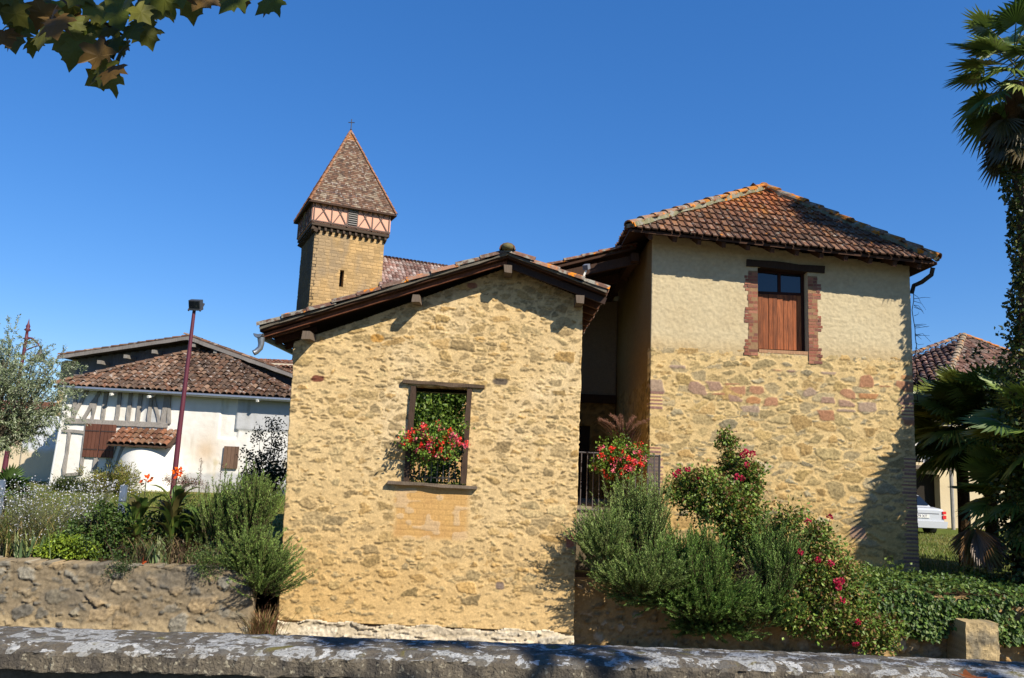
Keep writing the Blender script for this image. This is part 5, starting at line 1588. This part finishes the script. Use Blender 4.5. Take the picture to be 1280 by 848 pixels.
def build_left_trees():
    # olive
    b = np.array([-12.55, 19.5, 1.1])
    t = thing("olive_tree", "silvery green olive tree with airy crown at the far left", "tree", b)
    tr = MB(); cr = MB(); c = P(8, 480, 19.5)
    tr.tube([b, b + [.05, 0, .7], b + [-.03, 0, 1.5]], [.12, .10, .08], 8, C8(128, 116, 98, .6))
    top = b + np.array([-.03, 0, 1.5])
    for k in range(68):
        d = unit(rng.normal(size=3) + [0, 0, .25]); tip = c + d * np.array([1.5, 1.1, 1.42]) * rng.uniform(.6, 1.08)
        mid = (top + tip) / 2 + rng.normal(0, .15, 3)
        tr.tube([top, mid, tip], [.035, .018, .005], 5, C8(120, 110, 92, .6), False)
        for j in range(12):
            q = mix(mid, tip, rng.uniform(.1, 1.0)) + rng.normal(0, .14, 3)
            e = q + unit(rng.normal(size=3) + d * .8) * rng.uniform(.25, .5) + np.array([0, 0, rng.uniform(-.25, .1)])
            n_ = 46; tt = rng.random((n_, 1))
            leaves(cr, q + (e - q) * tt + rng.normal(0, .018, (n_, 3)), (e - q) + rng.normal(0, .3, (n_, 3)), .075, .022, lcol(n_, [C8(142, 154, 114), C8(166, 172, 144), C8(112, 128, 84)]))
    tr.build("trunk", M['bark'], t, smooth=True); cr.build("crown", M['leaf'], t)
    # small fan palm
    c = P(5, 600, 16.0)
    t = thing("dwarf_palm", "small green fan palm at the left edge under the olive", "palm", (c[0], 16, 1.12))
    f, s = MB(), MB()
    for a, e in ((.1, .35), (.5, .6), (-.3, .3), (2.9, .5), (1.2, 1.2), (2.1, .9), (-.1, .8), (-.8, .5), (.25, .1), (3.4, .3)):
        d = np.array([math.cos(a), -.35 + .3 * math.sin(a), e])
        fan(f, s, c + np.array([0, 0, -.25]), d, rng.uniform(.22, .34), rng.uniform(.38, .5), 20, R(200), .25, [C8(80, 112, 52, .7), C8(100, 130, 64, .7)], rng.uniform(-.5, .5))
    s.tube([(c[0], 16, 1.1), (c[0], 16, c[2] - .2)], .09, 8, C8(90, 72, 50, .6)); s.build("trunk", M['bark'], t); f.build("crown", M['palm'], t)
    # tree seen through the barn window
    b = np.array([-2.6, 27.5, 1.1])
    t = thing("broad_tree", "sunlit green tree seen through the barn window", "tree", b)
    g, s = MB(), MB()
    leafy(g, (-2.6, 27.0, 4.3), (3.0, 1.8, 2.9), 330, 60, .24, .15, .09, [C8(104, 132, 44, .8), C8(128, 150, 54, .8), C8(80, 108, 40, .75)], zmin=1.2)
    s.tube([b, b + [.1, 0, 1.2], b + [0, 0, 2.6]], [.22, .18, .12], 8, C8(100, 88, 70, .6)); twigs(s, b + [0, 0, 2.4], b + [0, 0, 3.0] + unit(rng.normal(size=(14, 3)) + [0, 0, .4]) * 2.0, .06, C8(100, 88, 70, .6)); s.build("trunk", M['bark'], t); g.build("crown", M['leaf'], t)

def build_right_garden():
    RP = [C8(124, 146, 76), C8(140, 158, 90), C8(106, 130, 64)]
    zb = 1.0
    t = thing("rosemary_bush", "large grey green rosemary below the balcony, hugging the barn corner", "rosemary", (*P(790, 680, 13.2)[:2], zb), "rosemary bushes on the bank")
    st = stems_in(P(798, 672, 13.2), (.46, .36, .42), 320, 1.0, .28, (.3, .65))
    st += stems_in(P(762, 690, 13.1), (.30, .3, .26), 130, .9, .4, (.25, .45))
    st += [(b, unit(d + [-.1, -.35, -.35]), l) for b, d, l in stems_in(P(800, 730, 12.72), (.52, .28, .25), 240, .6, .6, (.3, .5))]
    st += [(b, unit(d + [-.25, -.2, -.1]), l) for b, d, l in stems_in(P(752, 690, 12.72), (.26, .25, .28), 170, .8, .6, (.25, .5))]
    rosemary(t, st, 0, RP, K=58)
    t = thing("rosemary_bush", "darker green rosemary falling over the bank in front of the roses", "rosemary", (*P(880, 710, 12.9)[:2], zb), "rosemary bushes on the bank")
    st = stems_in(P(862, 722, 12.95), (.62, .34, .36), 300, .95, .45, (.3, .5))
    st += [(b, unit(d + [.15, -.3, -.45]), l) for b, d, l in stems_in(P(890, 760, 12.75), (.60, .24, .26), 230, .5, .7, (.3, .5))]
    rosemary(t, st, 0, [C8(104, 134, 58), C8(120, 146, 70), C8(88, 120, 52)], K=58)
    t = thing("rosemary_bush", "smaller upright rosemary right of the dead patch, between the rose bushes", "rosemary", (*P(970, 710, 13.0)[:2], zb), "rosemary bushes on the bank")
    st = stems_in(P(968, 722, 12.95), (.36, .28, .42), 260, 1.0, .35, (.3, .6))
    rosemary(t, st, 0, [C8(110, 140, 66), C8(126, 152, 78)], K=58)
    # roses
    RG = [C8(108, 134, 50), C8(130, 152, 64), C8(90, 118, 44), C8(120, 142, 56), C8(156, 142, 72, .9), C8(140, 102, 62, .8)]
    def rose(lab, base, canes, clumps, flowers, per=46):
        t = thing("rose_bush", lab, "rose bush", base, "rose bushes on the bank")
        g, s, f = MB(), MB(), MB()
        twigs(s, base, np.array(canes), .012, C8(96, 92, 50, .6), .12)
        for q in canes:
            n_ = 40; tt = rng.uniform(.35, 1, (n_, 1))
            leaves(g, np.asarray(base) + (q - np.asarray(base)) * tt + rng.normal(0, .07, (n_, 3)), rng.normal(size=(n_, 3)), .05, .032, lcol(n_, RG), None, .15)
        for c, r, k in clumps:
            leafy(g, c, r, k, per, .07, .062, .044, RG)
        for q in flowers:
            n_ = 26
            d = rng.normal(size=(n_, 3))
            leaves(f, q + unit(d) * .022, unit(d) + rng.normal(0, .4, (n_, 3)), .042, .04, lcol(n_, [C8(206, 40, 84), C8(190, 34, 70), C8(220, 70, 104)], .12))
        s.build("canes", M['bark'], t); g.build("foliage", M['leaf'], t); f.build("blossoms", M['petal'], t)
    Yr = 13.5
    rose("rose bush with one tall shoot and pink blooms against the stone house wall", (3.6, Yr, zb),
         [P(905, 540, Yr), P(912, 556, Yr), P(935, 566, Yr), P(845, 590, Yr), P(870, 580, Yr), P(950, 600, Yr), P(960, 635, Yr), P(920, 600, Yr)],
         [(P(893, 622, Yr - .2), (.66, .36, .40), 170), (P(925, 650, Yr - .2), (.46, .34, .50), 130), (P(860, 605, Yr), (.30, .26, .22), 30), (P(914, 580, Yr), (.16, .12, .36), 34), (P(905, 550, Yr), (.08, .08, .16), 9), (P(935, 600, Yr), (.2, .2, .35), 40), (P(905, 700, Yr - .1), (.42, .3, .3), 30)],
         [P(x, y, Yr - .3) for x, y in ((932, 565), (936, 568), (928, 569), (941, 567), (934, 581), (928, 598), (848, 590), (844, 593), (921, 596), (871, 600), (888, 650), (860, 587), (950, 670), (932, 672))])
    Yr = 12.95
    rose("wide straggling rose bush with scattered pink blooms left of the ivy", (5.4, Yr + .3, .9),
         [P(1000, 625, Yr), P(1038, 645, Yr), P(1025, 655, Yr), P(985, 655, Yr), P(1060, 690, Yr), P(1010, 640, Yr), P(1090, 720, Yr), P(1120, 770, Yr)],
         [(P(1030, 715, Yr), (.52, .34, .45), 70), (P(1045, 770, Yr), (.75, .36, .42), 110), (P(1000, 760, Yr), (.45, .3, .46), 80), (P(960, 690, Yr + .3), (.4, .3, .3), 50), (P(1095, 795, Yr), (.42, .3, .28), 40), (P(1020, 670, Yr), (.28, .24, .30), 26), (P(985, 650, Yr), (.22, .2, .2), 14)],
         [P(x, y, Yr - .36) for x, y in ((1037, 647), (1039, 704), (1046, 727), (1049, 730), (1052, 726), (1048, 735), (1053, 750), (1073, 778), (1070, 806), (1010, 652), (1000, 690), (1022, 700))])
    t = thing("trailing_rosemary", "low rosemary sprawling down the bank wall just above the parapet", "rosemary", (*P(870, 765, 12.9)[:2], .3), "rosemary bushes on the bank")
    st = [(b, unit(d + [.1, -.25, -.7]), l) for b, d, l in stems_in(P(850, 745, 12.95), (.95, .2, .22), 230, .35, .5, (.25, .5))]
    st += [(b, unit(d + [.1, -.25, -.3]), l) for b, d, l in stems_in(P(950, 770, 12.9), (.6, .2, .26), 200, .6, .5, (.25, .45))]
    st += [(b, unit(d + [.0, -.3, -.9]), l) for b, d, l in stems_in(P(890, 780, 13.0), (.6, .15, .15), 150, .3, .5, (.2, .4))]
    rosemary(t, st, 0, [C8(94, 122, 54), C8(110, 134, 66), C8(82, 110, 50)], K=58)
    # dead grey mound between rosemaries
    c = P(935, 725, 12.9)
    t = thing("dead_bush", "brown dead twiggy patch between two rosemaries", "bush", (c[0], c[1], zb))
    g = MB(); p_, o_ = cloud(c, (.26, .2, .24), 40, 70, .07); leaves(g, p_, rng.normal(size=p_.shape), .07, .006, lcol(len(p_), [C8(120, 98, 78, .6), C8(92, 74, 60, .55)])); g.build("twigs", M['needle'], t)
    # ivy
    iv = MB(); IP = [C8(84, 116, 46, .75), C8(106, 138, 58, .75), C8(70, 100, 40, .7), C8(128, 150, 70, .75)]
    def carpet(n_, x0, x1, y0, y1, z, dz, nrm, L=.075):
        p_ = np.stack([rng.uniform(x0, x1, n_), rng.uniform(y0, y1, n_), np.zeros(n_)], 1)
        p_[:, 2] = z + dz * (fbm(p_[:, 0] * 1.6, p_[:, 1] * 1.6, 301) * 2 - .7) + rng.random(n_) ** 2 * .10
        d = rng.normal(0, .6, (n_, 3)) + [0, -.5, -.1]
        nn = rng.normal(0, .4, (n_, 3)) + np.array(nrm)
        leaves(iv, p_, d, L * rng.uniform(.6, 1.3, n_), L * .8, lcol(n_, IP), nn, .1)
    carpet(9000, 5.3, 13, 13.1, 15.3, 1.06, .22, (0, -.4, 1))
    # hanging down the bank face in curtains
    n_ = 15000
    x = rng.uniform(5.2, 13, n_); dp = rng.random(n_) ** 1.2 * (.35 + .9 * fbm(x * 1.3, x * 0, 303))
    p_ = np.stack([x, 13.32 - .22 * fbm(x * 3, dp * 3, 305) - .1 * rng.random(n_), 1.12 - dp], 1)
    kp = (fbm(x * 2.2, dp * 4, 307) > .36) & ~((x > 7.25) & (x < 7.95) & (p_[:, 2] < .72) & (rng.random(n_) < .85))
    p_ = p_[kp]
    leaves(iv, p_, rng.normal(0, .5, p_.shape) + [0, -.2, -.8], .075 * rng.uniform(.6, 1.3, len(p_)), .06, lcol(len(p_), IP), rng.normal(0, .5, p_.shape) + [0, -1, .4], .1)
    o = iv.build("ivy", M['leaf']); tag(o, "green ivy blanket covering the bank under the palms", "ivy", kind="stuff")
    c = P(1105, 700, 15.3)
    t = thing("low_bush", "light green low bush in front of the stone house's right corner", "bush", (c[0], c[1], 1.0))
    g = MB(); leafy(g, P(1085, 728, 14.6), (.75, .4, .26), 60, 50, .09, .07, .05, [C8(130, 152, 66, .8), C8(106, 134, 56, .75)]); g.build("foliage", M['leaf'], t)

def build_palms():
    PG = [C8(78, 102, 44), C8(94, 118, 50), C8(112, 132, 58), C8(146, 156, 72)]
    PX, PY = 9.84, 14.6
    b = np.array([PX, PY, 1.05])
    t = thing("fan_palm", "very tall fan palm with ivy clad trunk at the right edge", "palm", b)
    tr = MB()
    zz = np.linspace(1.0, 10.8, 40)
    tr.tube([(PX + .05 * math.sin(z), PY, z) for z in zz], [.15 + .025 * rng.random() for _ in zz], 10, C8(120, 100, 78, .6))
    tr.build("trunk", M['bark'], t)
    f, s = MB(), MB(); top = np.array([PX, PY, 11.25])
    for k in range(30):
        a = k * 2.399; e = mix(1.2, -.75, k / 30) + rng.normal(0, .1)
        d = np.array([math.cos(a), math.sin(a), e])
        fan(f, s, top + [0, 0, .35 - k * .03], d, rng.uniform(.5, .8), rng.uniform(.62, .82), 26, R(230), .34 + .3 * (e < 0), PG, rng.uniform(-.5, .5), .7)
    for k in range(16):      # old skirt
        a = k * 2.399; d = np.array([math.cos(a), math.sin(a), -1.5])
        fan(f, s, top + [0, 0, -.5 - .06 * k], d, .5, .6, 20, R(160), .5, [C8(120, 104, 62, .6), C8(96, 92, 50, .6)], rng.uniform(-.6, .6))
    f.build("crown", M['palm'], t); s.build("leaf_stalks", M['leaf'], t)
    iv, st = MB(), MB()
    n_ = 8000
    z = rng.uniform(1.0, 9.2, n_); a = rng.uniform(0, 6.28, n_)
    r = .14 + (.05 + .34 * fbm(z * 1.6, np.cos(a), 311) ** 1.7 + .45 * sstep(6.2, 4.6, z)) * rng.random(n_) ** .6
    p_ = np.stack([PX + r * np.cos(a), PY + r * np.sin(a), z], 1)
    leaves(iv, p_, rng.normal(0, .6, p_.shape) + [0, 0, -.5], .085 * rng.uniform(.6, 1.3, n_), .07, lcol(n_, [C8(66, 88, 38, .65), C8(84, 104, 44, .65), C8(120, 124, 60, .7)]))
    iv.build("trunk_ivy", M['leaf'], t)
    # mass of ivy and leaves on the dead trunk beside it
    c = np.array([10.95, 15.9, 3.75])
    t = thing("ivy_tree", "dark ivy smothered stump tree under the tall palm", "tree", (10.7, 15.6, 1.05))
    g = MB(); leafy(g, c, (1.15, .8, 3.05), 280, 60, .14, .085, .07, [C8(60, 80, 36, .6), C8(76, 98, 42, .65), C8(50, 66, 32, .6)], zmin=1.0); g.build("crown", M['leaf'], t)
    s = MB(); s.tube([(10.7, 15.6, 1.0), (10.75, 15.6, 3.5), (10.7, 15.6, 5.6)], [.25, .2, .1], 8, C8(90, 76, 58, .6)); s.build("trunk", M['bark'], t)
    # shorter palms
    def small(lab, x, y, ztop, n, seed, pl=(.5, .8), rad=(.62, .82), fav=0.0):
        b = np.array([x, y, 1.05])
        t = thing("fan_palm", lab, "palm", b, "short fan palms beside the house")
        tr = MB(); tr.tube([b, b + [.02, 0, (ztop - 1.05) * .5], np.array([x, y, ztop])], [.14, .13, .12], 9, C8(96, 76, 52, .6)); tr.build("trunk", M['bark'], t)
        f, s = MB(), MB()
        for k in range(n):
            a = k * 2.399 + seed; e = mix(1.1, -.7, k / n) + rng.normal(0, .12)
            d = np.array([math.cos(a), math.sin(a), e])
            fan(f, s, np.array([x, y, ztop + .2 - .4 * k / n]), d, rng.uniform(*pl), rng.uniform(*rad), 28, R(230), .22 + .3 * (e < 0), PG, rng.uniform(-.5, .5))
        f.build("crown", M['palm'], t); s.build("leaf_stalks", M['leaf'], t)
    small("middle sized palm spreading fans beside the house's right corner", 10.0, 14.5, 4.0, 20, .3)
    small("lower palm whose fans hang in front of the cream house", 9.85, 15.3, 2.75, 26, 1.1, (.4, .65), (.55, .75))
    small("palm at the right edge with sunlit drooping fans near the ivy", 10.35, 14.2, 2.75, 24, 2.2, (.4, .7), (.55, .75))
    small("deep green palm behind the house corner, its fans reaching towards the balcony", 10.75, 17.6, 4.35, 34, .8, (.6, .9), (.7, .95))
    small("palm with pale drooping fans right of the parked car", 10.55, 18.3, 4.15, 30, 1.9, (.5, .8), (.65, .85))
    small("palm furthest right, half buried in the ivy tree", 11.7, 16.6, 4.0, 30, 2.7, (.6, .9), (.7, .9))
    small("sunlit palm between the tall trunk and the dead brown fans", 10.75, 15.0, 3.45, 28, 3.3, (.5, .8), (.65, .85))
    # brown dead fan skirt
    c = P(1220, 690, 15.0)
    t = thing("dead_palm_leaves", "hanging brown dead palm fans above the ivy", "palm leaves", (c[0], 15, 1.05))
    f, s = MB(), MB()
    for k in range(9):
        a = k * 2.399
        fan(f, s, c + [0, 0, .55], np.array([.35 * math.cos(a), .35 * math.sin(a), -1]), .12, rng.uniform(.6, .8), 20, R(120), .2, [C8(160, 120, 70, .65), C8(130, 96, 60, .6), C8(140, 124, 66, .6)], rng.uniform(-1, 1))
    f.build("fans", M['palm'], t); s.build("leaf_stalks", M['leaf'], t)
    # bare creeper twigs on the house's right corner
    t = thing("bare_creeper", "thin bare creeper twigs on the house's right corner", "creeper", (8.36, 16.0, 1.0))
    s = MB()
    s.tube([(8.36, 15.96, z) for z in np.linspace(4.5, 7.0, 14)] + np.stack([rng.normal(0, .02, 14), rng.normal(0, .01, 14), np.zeros(14)], 1), .008, 5, C8(70, 60, 50, .5), False)
    for k in range(26):
        b = np.array([8.36, 15.96, rng.uniform(4.6, 6.95)]); e = b + np.array([rng.uniform(.08, .34), rng.uniform(-.15, .1), rng.uniform(-.2, .1)])
        s.tube([b, (b + e) / 2 + rng.normal(0, .03, 3), e], [.006, .004, .003], 4, C8(60, 56, 46, .5), False)
    s.build("twigs", M['bark'], t)

def build_plane_tree():
    b = np.array([-4.6, -1.5, 1.4])
    t = thing("plane_tree", "plane tree branch of dark lobed leaves hanging in at the upper left", "tree", b)
    tr = MB()
    tr.tube([b, b + [.1, .1, 1.8], b + [.2, .3, 3.4], b + [.4, .6, 5.2], b + [.8, .8, 7]], [.26, .22, .18, .14, .08], 10, C8(150, 140, 116, .6))
    j = np.array([-4.35, -1.1, 5.4])
    tr.tube([j, (-3.6, 1.0, 5.5), (-2.6, 2.3, 5.15), (-1.9, 2.85, 4.78), (-1.62, 2.95, 4.62)], [.07, .045, .022, .010, .005], 7, C8(120, 108, 84, .6))
    tr.tube([(-2.8, 2.0, 5.2), (-2.1, 2.6, 5.1), (-1.3, 2.9, 4.95), (-1.0, 2.95, 4.85)], [.02, .014, .008, .004], 6, C8(120, 108, 84, .6))
    for tip in ((1.0, .4, 7.2), (-.6, -1.6, 7.6), (-2.6, .8, 7.0)):
        tip = np.array(tip); q = b + [.4, .6, 5.2]
        tr.tube([q, (q + tip) / 2 + [0, 0, .5], tip], [.08, .05, .015], 7, C8(150, 140, 116, .6))
    # lobed leaf outline
    MP = mat_attr('plane_leaf', .55, 9, .35, transl=.36, spec=.3)
    key = [(0, 0), (.10, -.06), (.30, -.16), (.52, -.10), (.40, .06), (.44, .16), (.62, .26), (.78, .46), (.56, .46), (.42, .46), (.38, .56), (.44, .72), (.30, .74), (.20, .82), (0, 1.12)]
    out = np.array(key + [(-x, y) for x, y in key[-2:0:-1]])
    def lf(mb, p, d, n, s, col):
        d = unit(d); sd = unit(np.cross(d, n)); nn = np.cross(sd, d)
        o = out + rng.normal(0, .02, out.shape)
        v = p + s * (o[:, :1] * sd + o[:, 1:] * d + (-.22 * o[:, :1] ** 2 - .15 * (o[:, 1:] - .4) ** 2) * nn)
        cen = p + s * (.38 * d)
        mb.add(np.vstack([v, cen]), [(i, (i + 1) % len(v), len(v)) for i in range(len(v))], col)
    cr = MB()
    PAL = [C8(112, 116, 38, .8), C8(96, 108, 36, .8), C8(122, 120, 42, .8), C8(102, 104, 38, .8), C8(130, 100, 46, .7)]
    spots = [(20, 5), (45, 20), (70, 12), (95, 30), (60, 42), (30, 28), (110, 55), (125, 78), (140, 60), (150, 40), (165, 48), (175, 30), (95, 62), (75, 35), (5, 10), (5, 48), (14, 32), (120, 15), (145, 18), (160, 5), (185, 2), (210, 8),
             (235, 5), (275, 0), (300, 2), (225, -12), (345, -2), (260, -14), (135, 88), (150, 72), (85, 5), (130, 40), (55, -5), (100, -4), (190, -10), (45, 8), (105, 42), (20, 45), (40, 58), (82, 50), (118, 66), (142, 100), (158, 62), (170, 18), (180, 45), (130, 28), (66, 24), (12, 18), (200, 0), (245, 0), (290, -8), (100, 18)]
    spots += [(x + rng.normal(0, 9), y + rng.normal(0, 8)) for x, y in spots[:30]]
    for px, py in spots:
        p = P(px, py - 10, 2.85 + rng.normal(0, .14))
        lf(cr, p, np.array([rng.normal(0, .5), rng.normal(-.15, .4), -1 + rng.normal(0, .2)]), np.array([rng.normal(0, .5), -1, rng.normal(.2, .4)]), rng.uniform(.07, .12), PAL[rng.integers(5)] * rng.uniform(.7, 1.15))
    # shading crown above, out of the picture
    p_, o_ = cloud((.6, .5, 7.4), (1.9, 1.9, 1.0), 22, 16, .28)
    for q in p_:
        lf(cr, q, rng.normal(size=3) + [0, 0, -.4], rng.normal(0, .5, 3) + [0, 0, 1], rng.uniform(.11, .17), PAL[rng.integers(5)])
    p_, o_ = cloud((-2.0, 0.2, 7.6), (1.6, 1.8, .9), 26, 20, .28)
    for q in p_:
        lf(cr, q, rng.normal(size=3) + [0, 0, -.4], rng.normal(0, .5, 3) + [0, 0, 1], rng.uniform(.11, .17), PAL[rng.integers(5)])
    tr.tube([(-4.0, -.8, 6.4), (-1.5, -1.4, 7.4), (1.5, -1.3, 7.0), (3.4, -.95, 6.5), (5.2, -.8, 6.35)], [.10, .07, .03, .014, .007], 7, C8(150, 140, 116, .6))  # unseen limb added to carry leaf clusters that throw shadows on the coping
    for c_, r_, k_ in (((3.25, -.62, 6.25), (.20, .16, .15), 4), ((2.75, -.66, 6.2), (.08, .08, .1), 1), ((5.25, -.60, 6.3), (.24, .2, .2), 5)):
        p_, o_ = cloud(c_, r_, k_, 9, .14)
        for q in p_:
            lf(cr, q, rng.normal(size=3) + [0, 0, -.4], rng.normal(0, .5, 3) + [0, 0, 1], rng.uniform(.09, .15), PAL[rng.integers(5)])
    cr.build("crown", MP, t); tr.build("trunk", M['bark'], t, smooth=True)

build_setting()
build_parapet()
build_barn()
build_house()
build_balcony()
build_retaining()
build_church()
build_white_barn()
build_far_houses()
build_car()
build_posts()
build_flower_boxes()
build_left_garden()
build_left_trees()
build_right_garden()
build_palms()
build_plane_tree()
